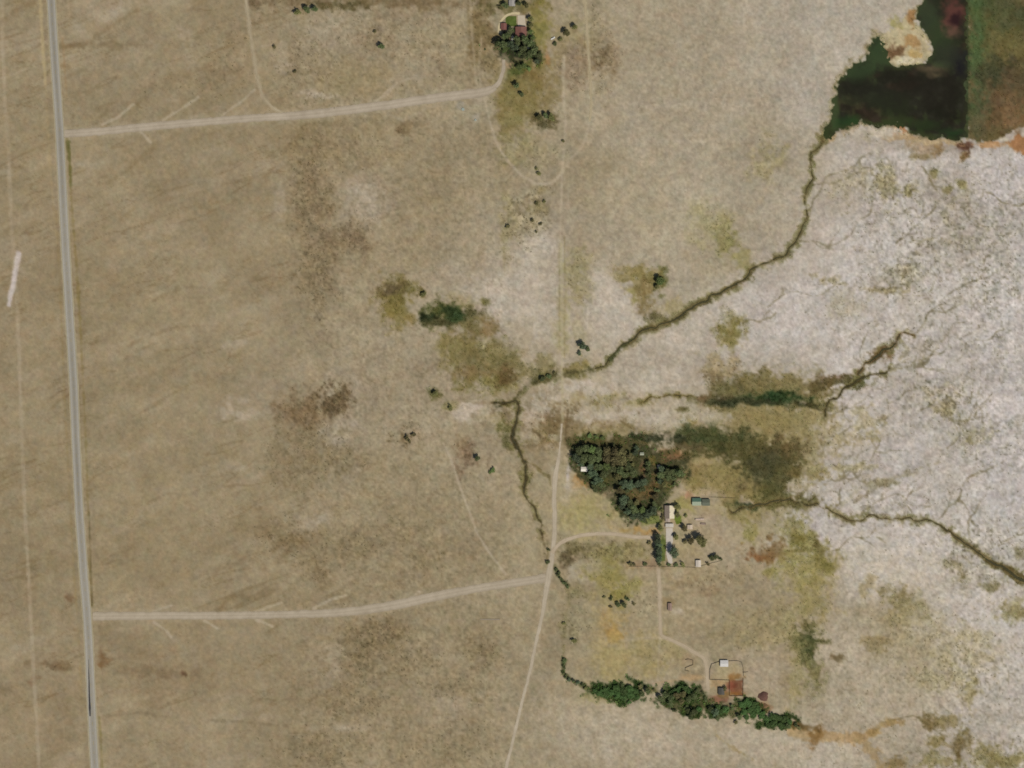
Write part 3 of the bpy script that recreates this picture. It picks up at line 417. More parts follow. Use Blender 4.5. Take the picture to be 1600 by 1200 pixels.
mz = np.exp(-((PX - 862) / 52) ** 2 - ((PY - 660) / 50) ** 2) + .8 * np.exp(-((PX - 960) / 70) ** 2 - ((PY - 640) / 24) ** 2) + .7 * np.exp(-((PX - 760) / 50) ** 2 - ((PY - 645) / 22) ** 2) + .5 * np.exp(-((PX - 1050) / 60) ** 2 - ((PY - 660) / 26) ** 2)
mn = unit(fbm(PX, PY, 17, 151, 4, .7))
k_ = (np.clip(mz, 0, 1) * sstep(.35, 1.0, mn) * .7)[..., None]; COL = COL * (1 - k_) + np.array([112, 96, 66.]) * k_
k_ = (np.clip(mz, 0, 1) * sstep(.25, .9, -mn) * .75)[..., None]; COL = COL * (1 - k_) + np.array([174, 163, 138.]) * k_
poly([(690, 640), (710, 640), (722, 630), (752, 628), (756, 638), (740, 642), (728, 652), (712, 654)], (196, 182, 166), .85, 2.5, 3)
poly([(1040, 625), (1075, 622), (1095, 640), (1118, 642), (1125, 660), (1100, 664), (1075, 655), (1050, 672), (1000, 672), (985, 660), (1000, 645)], (186, 174, 152), .6, 5, 6)
blob(1066, 641, 11, 5, (98, 88, 54), .9, reed=.4)
blob(1212, 623, 44, 9, (44, 60, 32), .95, soft=.5, rough=.5, mott=.1, reed=.6)
blob(1170, 628, 60, 5, (56, 58, 36), .85, soft=.6, rough=.6, mott=.1, reed=.5)
blob(708, 494, 20, 11, (54, 66, 38), .9, soft=.5, rough=.5, mott=.1, reed=.6)
for x, y, rx, ry, a in [(930, 605, 40, 10, .6), (1000, 600, 60, 12, .55), (1060, 590, 40, 12, .5), (900, 600, 26, 9, .5), (950, 650, 50, 7, .6), (1020, 655, 40, 12, .6), (1095, 645, 22, 9, .6), (835, 640, 26, 12, .45), (860, 620, 26, 6, .5), (800, 455, 40, 20, .5), (850, 500, 26, 26, .5), (835, 400, 26, 30, .45), (770, 450, 30, 9, .5), (945, 455, 20, 26, .5), (960, 510, 40, 20, .4), (1130, 480, 40, 16, .45), (1080, 530, 30, 12, .4), (770, 490, 12, 9, .6)]:
    blob(x, y, rx, ry, (196, 186, 172), a, soft=.6, rough=1.0, mott=.7)
# creek margins, then tracks worn into the grass
for pts, w, c in CREEKS:
    stroke(pts, [v + 7 for v in w], (136, 124, 88), .5, soft=4, rough=5, reed=.12)
    stroke(pts, [v + 4.5 for v in w], (104, 100, 60), .6, soft=2, rough=5, brk=.45, reed=.6)
    stroke(pts, [max(v * (.9 if v < 5 else 1.05), 3.2) for v in w], c, .92, soft=1.3, rough=1.0, reed=.4)
stroke([(928, 576), (900, 582), (870, 588), (840, 594), (822, 604), (808, 622)], 9, (96, 90, 56), .75, soft=5, rough=5, reed=.4)
stroke([(928, 576), (912, 580), (890, 582), (868, 586), (846, 593), (828, 600), (812, 612), (806, 624)], 3, (78, 72, 44), .8, soft=1.8, rough=2.5, reed=.4)
stroke([(847, 840), (850, 850), (856, 862), (855, 880), (866, 888)], 2.6, (98, 86, 56), .75, soft=1.6, rough=1.2, reed=.3)
for pts, w_, c_, a_ in [([(1262, 708), (1300, 692), (1340, 672), (1378, 652)], 11, (150, 138, 102), .55), ([(1285, 676), (1325, 652), (1362, 632)], 8, (152, 140, 104), .5), ([(1300, 704), (1345, 686), (1382, 664)], 6, (146, 134, 98), .5), ([(1330, 785), (1362, 766), (1392, 750), (1416, 742), (1442, 730), (1475, 720)], 3.2, (128, 118, 90), .6), ([(1262, 732), (1290, 733), (1330, 731), (1370, 728)], 5, (158, 148, 112), .6), ([(1270, 742), (1286, 748), (1294, 752)], 5, (128, 114, 74), .7), ([(1440, 612), (1462, 600), (1490, 596)], 4, (132, 124, 92), .5), ([(1385, 545), (1410, 535), (1420, 548), (1408, 560)], 3, (138, 128, 94), .5), ([(1390, 577), (1410, 576), (1425, 579)], 2.4, (118, 106, 74), .7), ([(1265, 428), (1290, 434), (1310, 445), (1330, 440), (1345, 452), (1375, 454), (1408, 452)], 4, (140, 128, 94), .55), ([(1420, 455), (1412, 430), (1425, 400), (1436, 380), (1455, 372), (1480, 374), (1492, 385)], 6, (138, 128, 94), .55), ([(1340, 262), (1370, 275), (1390, 300), (1400, 315), (1420, 300), (1432, 285)], 6, (140, 130, 96), .5), ([(1305, 345), (1322, 330), (1330, 315)], 3, (128, 118, 86), .5), ([(1355, 210), (1370, 240), (1380, 262)], 8, (146, 138, 110), .5), ([(1480, 360), (1475, 335), (1490, 310), (1520, 300)], 5, (146, 138, 108), .5)]:
    stroke(pts, w_, c_, a_, soft=2.5, rough=5, brk=.3, sage=.5)
stroke([(984, 530), (968, 545), (955, 560)], 7, (62, 66, 36), .8, soft=2, rough=2, reed=.6)
stroke([(824, 722), (838, 728), (845, 738), (858, 745), (861, 762)], 3.5, (112, 100, 66), .8, soft=1.5, rough=1.5, reed=.3)
stroke([(886, 916), (889, 935), (884, 965), (881, 1000), (881, 1030)], 4, (126, 116, 82), .6, soft=2.5, rough=2, brk=.3, reed=.3)
stroke([(866, 884), (874, 900), (886, 916)], 6, (70, 70, 42), .7, soft=2, rough=2, reed=.4)
stroke([(855, 845), (857, 860), (855, 880)], 3, (120, 108, 74), .6, soft=2, rough=1, reed=.3)
stroke([(832, 672), (842, 680), (850, 686)], 4, (92, 78, 52), .7, soft=1.5, rough=2)
stroke([(888, 640), (885, 660), (884, 690)], 2.2, (96, 80, 54), .7, soft=1.2, rough=.6)
stroke([(970, 658), (985, 668)], 3, (110, 94, 62), .7, soft=1.5, rough=1)
stroke([(740, 630), (768, 629)], 4, (132, 114, 86), .6, soft=2, rough=2)
stroke([(1300, 805), (1345, 760), (1400, 745), (1470, 735)], 4, (142, 132, 98), .4, soft=3, rough=4, brk=.5)

PALE = (172, 159, 136)
def track(pts, w, a, col=PALE, brk=.0): stroke(pts, w, col, a, soft=1.6, rough=.9, brk=brk, road=1)
stroke(NROAD, [w + 7 for w in NROADW], (158, 146, 121), .6, soft=4, rough=3)
stroke(SROAD, [w + 6 for w in SROADW], (157, 144, 119), .5, soft=4, rough=3)
stroke(LANE, [w + 4 for w in LANEW], (164, 151, 125), .5, soft=3, rough=2)
blob(752, 158, 18, 14, (160, 150, 128), .75, soft=.6); blob(735, 178, 26, 20, (158, 148, 124), .5, soft=.8)
track([(3, -60), (4, 60), (7, 150), (13, 230), (17, 330), (25, 450), (30, 560), (34, 680), (39, 800), (45, 910), (52, 1040), (58, 1140), (64, 1260)], 5.5, .6, (168, 154, 130), .4)
track([(61, -60), (63, 0), (67, 70), (71, 130)], 5, .7, (172, 156, 118))
track([(71, 130), (78, 250), (88, 380)], 3, .35, (166, 148, 110), .5)
track([(0, 122), (12, 120), (30, 112), (45, 106)], 2.5, .6, brk=.2)
track([(160, 195), (185, 183), (208, 163)], 3.5, .75); track([(255, 188), (280, 172), (310, 152)], 4, .75); track([(350, 178), (375, 160), (398, 140)], 3.5, .75)
track([(585, 160), (605, 145), (620, 130), (650, 118)], 4.5, .75); track([(600, 176), (630, 188), (660, 172), (700, 160)], 4, .35); track([(220, 205), (235, 222)], 4, .75)
track([(758, 160), (765, 188), (772, 212), (780, 232), (794, 252), (812, 272), (835, 287), (860, 287), (874, 275), (880, 262)], 4, .75)
track([(240, 955), (268, 946)], 3, .75); track([(400, 955), (440, 942)], 3.5, .75); track([(490, 951), (515, 938), (540, 930)], 4, .75); track([(635, 938), (655, 925)], 4, .75); track([(240, 972), (258, 984), (268, 996)], 4, .75); track([(320, 970), (340, 982)], 4, .75); track([(400, 968), (425, 978)], 4, .75)
track([(692, 690), (706, 722), (722, 770), (734, 800), (744, 830), (762, 860), (790, 897)], 3.4, .7)
track(NTRACK, 5, .7); track(ETRACK, 4.5, .75, (178, 164, 132)); track([(921, 190), (916, 215), (905, 235), (885, 255), (878, 275), (876, 330)], 4, .55)
track([(881, 88), (880, 120), (881, 150), (882, 175)], 4, .6, (178, 166, 142), .3); track([(884, 175), (882, 220), (878, 270), (876, 340), (875, 420)], 2.8, .7, brk=.2); track([(888, 260), (888, 350)], 2.4, .5, brk=.4)
track([(877, 380), (878, 480), (878, 570), (879, 660)], 3.4, .7, (168, 159, 128)); track([(886, 420), (885, 500)], 2, .35, (168, 158, 120), .3)
stroke([(873, 380), (874, 470), (873, 560)], 1.6, (136, 126, 90), .5, soft=1.2, rough=.5); stroke([(882, 370), (883, 470), (882, 560)], 2, (134, 122, 84), .5, soft=1.2, rough=.7)
stroke([(788, 240), (787, 330), (788, 430)], 2.5, (136, 125, 92), .45, soft=1.5, rough=1.5, brk=.5)
track(DRIVE, 5.5, .8, (174, 158, 132)); track(YARD, 6, .75, (174, 159, 134)); track([(1030, 996), (1000, 998), (970, 1001)], 3.5, .4); track([(1031, 1000), (1029, 1030), (1028, 1065)], 3, .45); track([(1020, 1068), (1060, 1062), (1095, 1058)], 3, .4, (176, 148, 112))
track([(752, 60), (748, 110), (752, 135), (764, 148)], 2.5, .35); track([(735, 0), (738, 60), (744, 130)], 3, .35)
track([(404, 73), (425, 70)], 2.5, .45); track([(1130, 850), (1132, 800)], 4, .3)
stroke([(29, 397), (22, 436), (14, 476)], [9, 8, 6], (194, 184, 178), .9, soft=2.2, rough=.9)
blob(40, 420, 16, 14, (160, 148, 126), .4, soft=.8)
stroke([(105, 218), (112, 320), (120, 420), (126, 520), (132, 640), (138, 800), (141, 900), (144, 945)], 3, (112, 98, 54), .5, soft=1.8, rough=1.6, brk=.4)
stroke([(98, 60), (104, 150)], 3, (138, 112, 80), .5, soft=1.8, rough=1); stroke([(107, 222), (111, 290)], 4, (92, 88, 46), .75, soft=1.5, rough=1.2)
stroke([(88, 330), (95, 480), (102, 640), (110, 800), (116, 900), (123, 1000), (128, 1100)], 2.5, (146, 126, 84), .4, soft=1.6, rough=1.2, brk=.4)
stroke([(139, 800), (142, 880), (144, 945)], 2, (84, 76, 50), .6, soft=1.2, rough=.6); stroke([(155, 1120), (160, 1200)], 3, (116, 106, 62), .6, soft=1.5, rough=1)
blob(722, 170, 7, 7, (144, 138, 130), .7, soft=.4); blob(743, 186, 7, 6, (160, 152, 140), .5)

COL += (sstep(1180, 1280, PX) * (1 - sstep(190, 230, PY)) * 7 + np.exp(-((PX - 1060) / 90) ** 2 - ((PY - 315) / 70) ** 2) * 7)[..., None] * np.array([1, 1.15, 1.4])
lift = sstep(900, 1000, PX + 30 * m1) * (1 - sstep(520, 620, PY + 20 * m1)) * (1 - flat) * .9 + flat
lift *= sstep(225, 330, COL.sum(-1)) * np.where((PX > 1280) & (PY < 235), .6, 1)
COL += (lift * 5.5)[..., None] * np.array([1, 1.12, 1.45])
# fine texture of soil, salt crust and stems over everything
TEX = unit(.45 * unit(fbm(PX, PY, 10, 91, 3, .8)) + .65 * unit(vnoise(PX, PY, 4.0, 92)) + .65 * unit(vnoise(PX, PY, 2.4, 93)))
AMP = 3.6 + 3.6 * flat * FRK + 9.0 * np.clip(MASK['sage'], 0, 1) + 5.5 * np.clip(MASK['reed'], 0, 1) + 2.2 * sstep(420, 560, PX)
SPK = np.clip(.06 + .55 * flat * FRK + .28 * sstep(400, 480, PX) * (1 - sstep(780, 840, PX)) + .25 * sstep(1180, 1260, PX) * sstep(920, 1000, PY) + .5 * np.clip(MASK['sage'], 0, 1) + .12 * sstep(850, 950, PX), 0, .85)
sp1 = unit(vnoise(PX, PY, 3.6, 96)); sp2 = unit(vnoise(PX * 1.25, PY * .8, 3.2, 97))
k_ = (sstep(.8, 1.8, sp1) * SPK * .9)[..., None]; COL = COL * (1 - k_) + COL * .74 * np.array([1, .99, .9]) * k_
k_ = (sstep(.9, 1.9, sp2) * SPK * .7)[..., None]; COL = COL * (1 - k_) + (COL * 1.1 + 6) * k_
AMP *= 1 - .5 * np.clip(MASK['road'], 0, 1)
COL += (TEX * AMP)[..., None] * (.35 + .65 * COL / 150.0)
CH = unit(fbm(PX, PY, 14, 94, 3, .8)); CH2 = unit(fbm(PX, PY, 11, 95, 3, .8))
COL += (.9 * CH)[..., None] * np.array([1.0, .0, -1.1]) + (.8 * CH2)[..., None] * np.array([-.7, .5, -.2])
# ------------------------------------------------------------------ relief
UND = 0.55 * fbm(PX, PY, 110, 51, 2) + 0.25 * fbm(PX, PY, 45, 52, 1)
Dh, _ = seg_dist(PX, PY, HWY)
near = 1 - sstep(6, 26, Dh)
for pts, w in ((NROAD, 12), (SROAD, 12), (LANE, 8), (DRIVE, 5), (YARD, 5), (NTRACK, 4), (ETRACK, 4)):
    sl = pw(pts, 30); D, _ = seg_dist(PX[sl], PY[sl], pts)
    near[sl] = np.maximum(near[sl], 1 - sstep(w * .5 + 1, w * .5 + 7, D))
micro = (0.16 * fbm(PX, PY, 9, 53, 2) + 0.10 * vnoise(PX, PY, 4, 54)) * (1 - near)
micro *= np.where((PX > -60) & (PX < 1660) & (PY > -60) & (PY < 1260), 1, 0)
HGT = UND + micro
U0 = UND.copy()
# the highway stands on a low bank with shallow ditches
HGT += 0.25 * (1 - sstep(9, 14, Dh)) - 0.35 * np.exp(-((Dh - 17) / 4) ** 2)
U0 += 0.25 * (1 - sstep(9, 14, Dh))
for pts, w, c in CREEKS:
    sl = pw(pts, 30); D, T = seg_dist(PX[sl], PY[sl], pts)
    W = np.interp(T, np.arange(len(w)), w) * .5
    d = (D + 1.2 * EDGE[sl]) / W
    depth = 0.32 + 0.05 * W
    HGT[sl] -= depth * (1 - sstep(0.45, 1.5, d))
slp = pw(POND, 30)
psd = poly_sd(slp, POND, 4.5)
PLEVEL = -0.5
bed = -1.4 * (1 - sstep(-9, 1.5, psd))
k = 1 - sstep(2, 22, psd)
HGT[slp] = HGT[slp] * (1 - k) + (np.minimum(-0.12, 0.0) * k) + bed
east = (PX > 1512) & (PX < 1700) & (PY < 235) & (PY > -80)
HGT = np.where(east, np.maximum(HGT, -0.25), HGT)

def samp(G, px, py):
    px = np.asarray(px, float); py = np.asarray(py, float)
    i = np.clip(np.searchsorted(gx, px) - 1, 0, WW - 2); j = np.clip(np.searchsorted(gy, py) - 1, 0, HH - 2)
    f = np.clip((px - gx[i]) / (gx[i + 1] - gx[i]), 0, 1); g = np.clip((py - gy[j]) / (gy[j + 1] - gy[j]), 0, 1)
    if G.ndim == 3: f = f[..., None]; g = g[..., None]
    return (G[j, i] * (1 - f) + G[j, i + 1] * f) * (1 - g) + (G[j + 1, i] * (1 - f) + G[j + 1, i + 1] * f) * g
def gz(px, py): return float(samp(HGT, px, py))

# ------------------------------------------------------------------ materials
def new_mat(name):
    m = bpy.data.materials.new(name); m.use_nodes = True
    t = m.node_tree; b = t.nodes['Principled BSDF']
    return m, t, b
def N(t, kind, **kw):
    n = t.nodes.new(kind)
    for k, v in kw.items(): setattr(n, k, v)
    return n
def attr_mat(name, rough=0.95, spec=0.1, grain=0.16, scales=(0.9, 0.22), bump=0.0, transl=0.0):
    """colour from the sheet's own cover attribute, with procedural grain"""
    m, t, b = new_mat(name)
    a = N(t, 'ShaderNodeAttribute', attribute_name='cover')
    g = N(t, 'ShaderNodeNewGeometry')
    last = a.outputs['Color']
    for sc in scales:
        n = N(t, 'ShaderNodeTexNoise'); n.inputs['Scale'].default_value = sc; n.inputs['Detail'].default_value = 3; n.inputs['Roughness'].default_value = .65
        t.links.new(g.outputs['Position'], n.inputs['Vector'])
        r = N(t, 'ShaderNodeMapRange'); r.inputs[1].default_value = .25; r.inputs[2].default_value = .75
        r.inputs[3].default_value = 1 - grain; r.inputs[4].default_value = 1 + grain
        t.links.new(n.outputs[0], r.inputs[0])
        v = N(t, 'ShaderNodeVectorMath', operation='SCALE')
        t.links.new(last, v.inputs[0]); t.links.new(r.outputs[0], v.inputs['Scale'])
        last = v.outputs[0]
    t.links.new(last, b.inputs['Base Color'])
    b.inputs['Roughness'].default_value = rough
    b.inputs['Specular IOR Level'].default_value = spec
    return m
MATS = {}
def mat(name, rgb, rough=.8, spec=.3, metal=0.0, var=.12, scale=.8, wave=None):
    """plain coloured surface with weathering noise; wave = ribs per metre"""
    if name in MATS: return MATS[name]
    m, t, b = new_mat(name)
    c = alb(rgb)
    tc = N(t, 'ShaderNodeTexCoord')
    n = N(t, 'ShaderNodeTexNoise'); n.inputs['Scale'].default_value = scale; n.inputs['Detail'].default_value = 5; n.inputs['Roughness'].default_value = .65
    t.links.new(tc.outputs['Object'], n.inputs['Vector'])
    r = N(t, 'ShaderNodeMapRange'); r.inputs[1].default_value = .25; r.inputs[2].default_value = .75; r.inputs[3].default_value = 1 - var; r.inputs[4].default_value = 1 + var
    t.links.new(n.outputs[0], r.inputs[0])
    v = N(t, 'ShaderNodeVectorMath', operation='SCALE'); v.inputs[0].default_value = tuple(c)
    t.links.new(r.outputs[0], v.inputs['Scale']); t.links.new(v.outputs[0], b.inputs['Base Color'])
    b.inputs['Roughness'].default_value = rough; b.inputs['Specular IOR Level'].default_value = spec; b.inputs['Metallic'].default_value = metal
    MATS[name] = m
    return m
def leaf_mat(name, rgb, var=.3):
    if name in MATS: return MATS[name]
    m, t, b = new_mat(name)
    c = lin(rgb)
    oi = N(t, 'ShaderNodeObjectInfo'); g = N(t, 'ShaderNodeNewGeometry')
    n = N(t, 'ShaderNodeTexNoise'); n.inputs['Scale'].default_value = .55; n.inputs['Detail'].default_value = 4
    t.links.new(g.outputs['Position'], n.inputs['Vector'])
    hs = N(t, 'ShaderNodeHueSaturation'); hs.inputs['Color'].default_value = (*c, 1)
    mr = N(t, 'ShaderNodeMapRange'); mr.inputs[3].default_value = .485; mr.inputs[4].default_value = .515
    t.links.new(oi.outputs['Random'], mr.inputs[0]); t.links.new(mr.outputs[0], hs.inputs['Hue'])
    ad = N(t, 'ShaderNodeMath', operation='ADD'); t.links.new(oi.outputs['Random'], ad.inputs[0]); t.links.new(n.outputs[0], ad.inputs[1])
    mv = N(t, 'ShaderNodeMapRange'); mv.inputs[1].default_value = .3; mv.inputs[2].default_value = 1.7; mv.inputs[3].default_value = 1 - var * 1.4; mv.inputs[4].default_value = 1 + var * 1.6
    t.links.new(ad.outputs[0], mv.inputs[0]); t.links.new(mv.outputs[0], hs.inputs['Value'])
    t.links.new(hs.outputs[0], b.inputs['Base Color'])
    b.inputs['Roughness'].default_value = .75; b.inputs['Specular IOR Level'].default_value = .2
    MATS[name] = m
    return m

# ------------------------------------------------------------------ mesh helpers
def link(o, parent=None):
    C.objects.link(o)
    if parent is not None: o.parent = parent
    return o
def tag(o, label=None, cat=None, group=None, kind=None):
    if label: o['label'] = label
    if cat: o['category'] = cat
    if group: o['group'] = group
    if kind: o['kind'] = kind
    return o
def raw_mesh(name, V, F, m, cols=None, smooth=False):
    """V (n,3) array, F (f,k) int array of equal-sided faces"""
    me = bpy.data.meshes.new(name)
    V = np.asarray(V, np.float32); F = np.asarray(F, np.int32)
    k = F.shape[1]
    me.vertices.add(len(V)); me.vertices.foreach_set('co', V.ravel())
    me.loops.add(F.size); me.loops.foreach_set('vertex_index', F.ravel())
    me.polygons.add(len(F)); me.polygons.foreach_set('loop_start', np.arange(0, F.size, k, dtype=np.int32))
    if cols is not None:
        a = me.attributes.new('cover', 'FLOAT_COLOR', 'POINT')
        a.data.foreach_set('color', np.concatenate([cols, np.ones((len(cols), 1))], 1).astype(np.float32).ravel())
    me.update(calc_edges=True)
    me.validate()
    if smooth: me.polygons.foreach_set('use_smooth', np.ones(len(F), bool))
    me.materials.append(m)
    return me
def grid_faces(h, w):
    a = (np.arange(h - 1)[:, None] * w + np.arange(w - 1)[None, :]).ravel()
    return np.stack([a, a + w, a + w + 1, a + 1], 1)

class MB:
    """collects boxes, prisms and tubes of one part"""
    def __init__(s): s.v = []; s.f = []
    def add(s, V, F):
        o = len(s.v); s.v += [tuple(p) for p in V]; s.f += [tuple(i + o for i in f) for f in F]; return s
    def box(s, x0, y0, z0, x1, y1, z1):
        V = [(x0, y0, z0), (x1, y0, z0), (x1, y1, z0), (x0, y1, z0), (x0, y0, z1), (x1, y0, z1), (x1, y1, z1), (x0, y1, z1)]
        return s.add(V, [(3, 2, 1, 0), (4, 5, 6, 7), (0, 1, 5, 4), (1, 2, 6, 5), (2, 3, 7, 6), (3, 0, 4, 7)])
    def tube(s, p, q, r0, r1, n=8):
        p = np.array(p, float); q = np.array(q, float); d = q - p; d /= np.linalg.norm(d)
        u = np.cross(d, (0, 0, 1.0) if abs(d[2]) < .9 else (1.0, 0, 0)); u /= np.linalg.norm(u); w = np.cross(d, u)
        V = []
        for c, r in ((p, r0), (q, r1)):
            for k in range(n):
                a = 2 * math.pi * k / n; V.append(c + r * (math.cos(a) * u + math.sin(a) * w))
        F = [(k, (k + 1) % n, n + (k + 1) % n, n + k) for k in range(n)] + [tuple(range(n - 1, -1, -1)), tuple(range(n, 2 * n))]
        return s.add(V, F)
    def prism(s, prof, axis, a, b):
        """profile of (u, z) points extruded along 'x' or 'y' from a to b"""
        n = len(prof)
        P = lambda u, z, t: (t, u, z) if axis == 'x' else (u, t, z)
        V = [P(u, z, a) for u, z in prof] + [P(u, z, b) for u, z in prof]
        F = [(k, (k + 1) % n, n + (k + 1) % n, n + k) for k in range(n)] + [tuple(range(n - 1, -1, -1)), tuple(range(n, 2 * n))]
        return s.add(V, F)
    def mesh(s, name, m, bevel=0):
        me = bpy.data.meshes.new(name); me.from_pydata(s.v, [], s.f); me.update()
        me.materials.append(m)
        import bmesh
        bm = bmesh.new(); bm.from_mesh(me); bmesh.ops.recalc_face_normals(bm, faces=bm.faces)
        if bevel: bmesh.ops.bevel(bm, geom=bm.edges[:], offset=bevel, segments=2, affect='EDGES')
        bm.to_mesh(me); bm.free()
        return me
    def build(s, name, m, parent=None, bevel=0):
        return link(bpy.data.objects.new(name, s.mesh(name, m, bevel)), parent)
def empty(name, px, py, rot=0, z=None):
    o = bpy.data.objects.new(name, None); C.objects.link(o)
    o.location = (wx(px), wy(py), gz(px, py) if z is None else z); o.rotation_euler = (0, 0, math.radians(rot))
    return o

# ------------------------------------------------------------------ ground object
far = (PX < -61) | (PX > 1661) | (PY < -61) | (PY > 1261)      # open range beyond the mapped part: soil colour only
COL = np.where(far[..., None], np.clip(spread(cB, -60, -60, 20.0, np.clip(PX, 40, 1560), np.clip(PY, 40, 1160)), 0, 175), COL)
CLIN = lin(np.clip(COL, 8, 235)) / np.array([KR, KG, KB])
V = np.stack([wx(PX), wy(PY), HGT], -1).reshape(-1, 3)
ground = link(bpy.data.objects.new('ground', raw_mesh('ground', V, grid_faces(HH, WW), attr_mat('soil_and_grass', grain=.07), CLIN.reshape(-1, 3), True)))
tag(ground, 'dry tan rangeland with pale salt flats and olive meadows', kind='structure')

# ------------------------------------------------------------------ water
wm, wt, wb = new_mat('pond_water')
wa = N(wt, 'ShaderNodeAttribute', attribute_name='cover'); wt.links.new(wa.outputs['Color'], wb.inputs['Base Color'])
wb.inputs['Roughness'].default_value = .2; wb.inputs['Specular IOR Level'].default_value = .2
wn = N(wt, 'ShaderNodeTexNoise'); wn.inputs['Scale'].default_value = .5; wn.inputs['Detail'].default_value = 4
wg = N(wt, 'ShaderNodeNewGeometry'); wt.links.new(wg.outputs['Position'], wn.inputs['Vector'])
wbm = N(wt, 'ShaderNodeBump'); wbm.inputs['Strength'].default_value = .1; wbm.inputs['Distance'].default_value = .15
wt.links.new(wn.outputs[0], wbm.inputs['Height']); wt.links.new(wbm.outputs[0], wb.inputs['Normal'])
qx = np.arange(1276, 1512.1, 2.0); qy = np.arange(-60, 230.1, 2.0)
QX, QY = np.meshgrid(qx, qy)
wc = np.zeros(QX.shape + (3,)) + np.array([34, 33, 22.])
n1 = .3 * unit(fbm(QX, QY * 1.6, 60, 61, 4, .6)); n2 = .35 * unit(fbm(QX, QY, 16, 62, 4, .7))
n3 = .35 * unit(fbm(QX, QY, 30, 63, 4, .7))
wc += sstep(.1, .6, n3)[..., None] * np.array([10, 15, 6.]) - sstep(.1, .5, -n3)[..., None] * np.array([4, 3, 4.])
wc += sstep(0.0, .6, n1)[..., None] * np.array([10, 2, 2.]) + (9 * n2)[..., None]
dsh, _ = seg_dist(QX, QY, POND, True)
def wblob(x, y, rx, ry, c, a, soft=.7):
    d = np.hypot((QX - x) / rx, (QY - y) / ry) + .6 * n2
    mm = (a * (1 - sstep(1 - soft, 1 + soft, d)))[..., None]
    wc[:] = wc * (1 - mm) + np.array(c, float) * mm
gsh = (sstep(12, 2, dsh + 7 * n2) * .8 * (1 - .6 * sstep(1480, 1505, QX)))[..., None]
wc[:] = wc * (1 - gsh) + np.array([54, 60, 32.]) * gsh
for x, y, rx, ry, c, a in [(1335, 110, 26, 14, (48, 60, 36), .85), (1370, 78, 14, 26, (50, 64, 38), .9), (1375, 95, 20, 10, (52, 64, 38), .8), (1305, 170, 7, 34, (60, 72, 42), .8), (1395, 160, 34, 16, (38, 44, 24), .8), (1400, 190, 26, 9, (46, 54, 28), .8), (1440, 195, 24, 8, (40, 52, 26), .7), (1450, 25, 20, 34, (50, 58, 38), .85), (1470, 65, 24, 26, (48, 58, 34), .8), (1490, 20, 16, 24, (92, 56, 48), .85), (1494, 32, 8, 10, (40, 24, 24), .9), (1490, 50, 14, 9, (96, 70, 56), .8), (1455, 108, 20, 7, (92, 80, 58), .8), (1460, 118, 12, 4, (112, 98, 70), .7), (1470, 100, 14, 5, (62, 72, 44), .8), (1500, 100, 12, 20, (26, 24, 26), .8), (1450, 140, 60, 26, (34, 30, 22), .6), (1325, 190, 16, 9, (36, 60, 28), .7), (1290, 208, 9, 7, (48, 56, 28), .8), (1490, 208, 20, 7, (34, 56, 26), .7), (1480, 85, 20, 16, (44, 46, 34), .7), (1360, 150, 40, 20, (34, 34, 24), .6)]:
    wblob(x, y, rx, ry, c, a)
V = np.stack([wx(QX), wy(QY), np.full(QX.shape, PLEVEL)], -1).reshape(-1, 3)
F = grid_faces(*QX.shape)
ins = (inside(QX, QY, POND) | (dsh < 7)).ravel()
F = F[ins[F].all(1)]
pond = link(bpy.data.objects.new('pond', raw_mesh('pond', V, F, wm, (lin(np.clip(wc, 4, 255))).reshape(-1, 3), True)))
tag(pond, 'dark green algae-streaked pond', kind='structure')

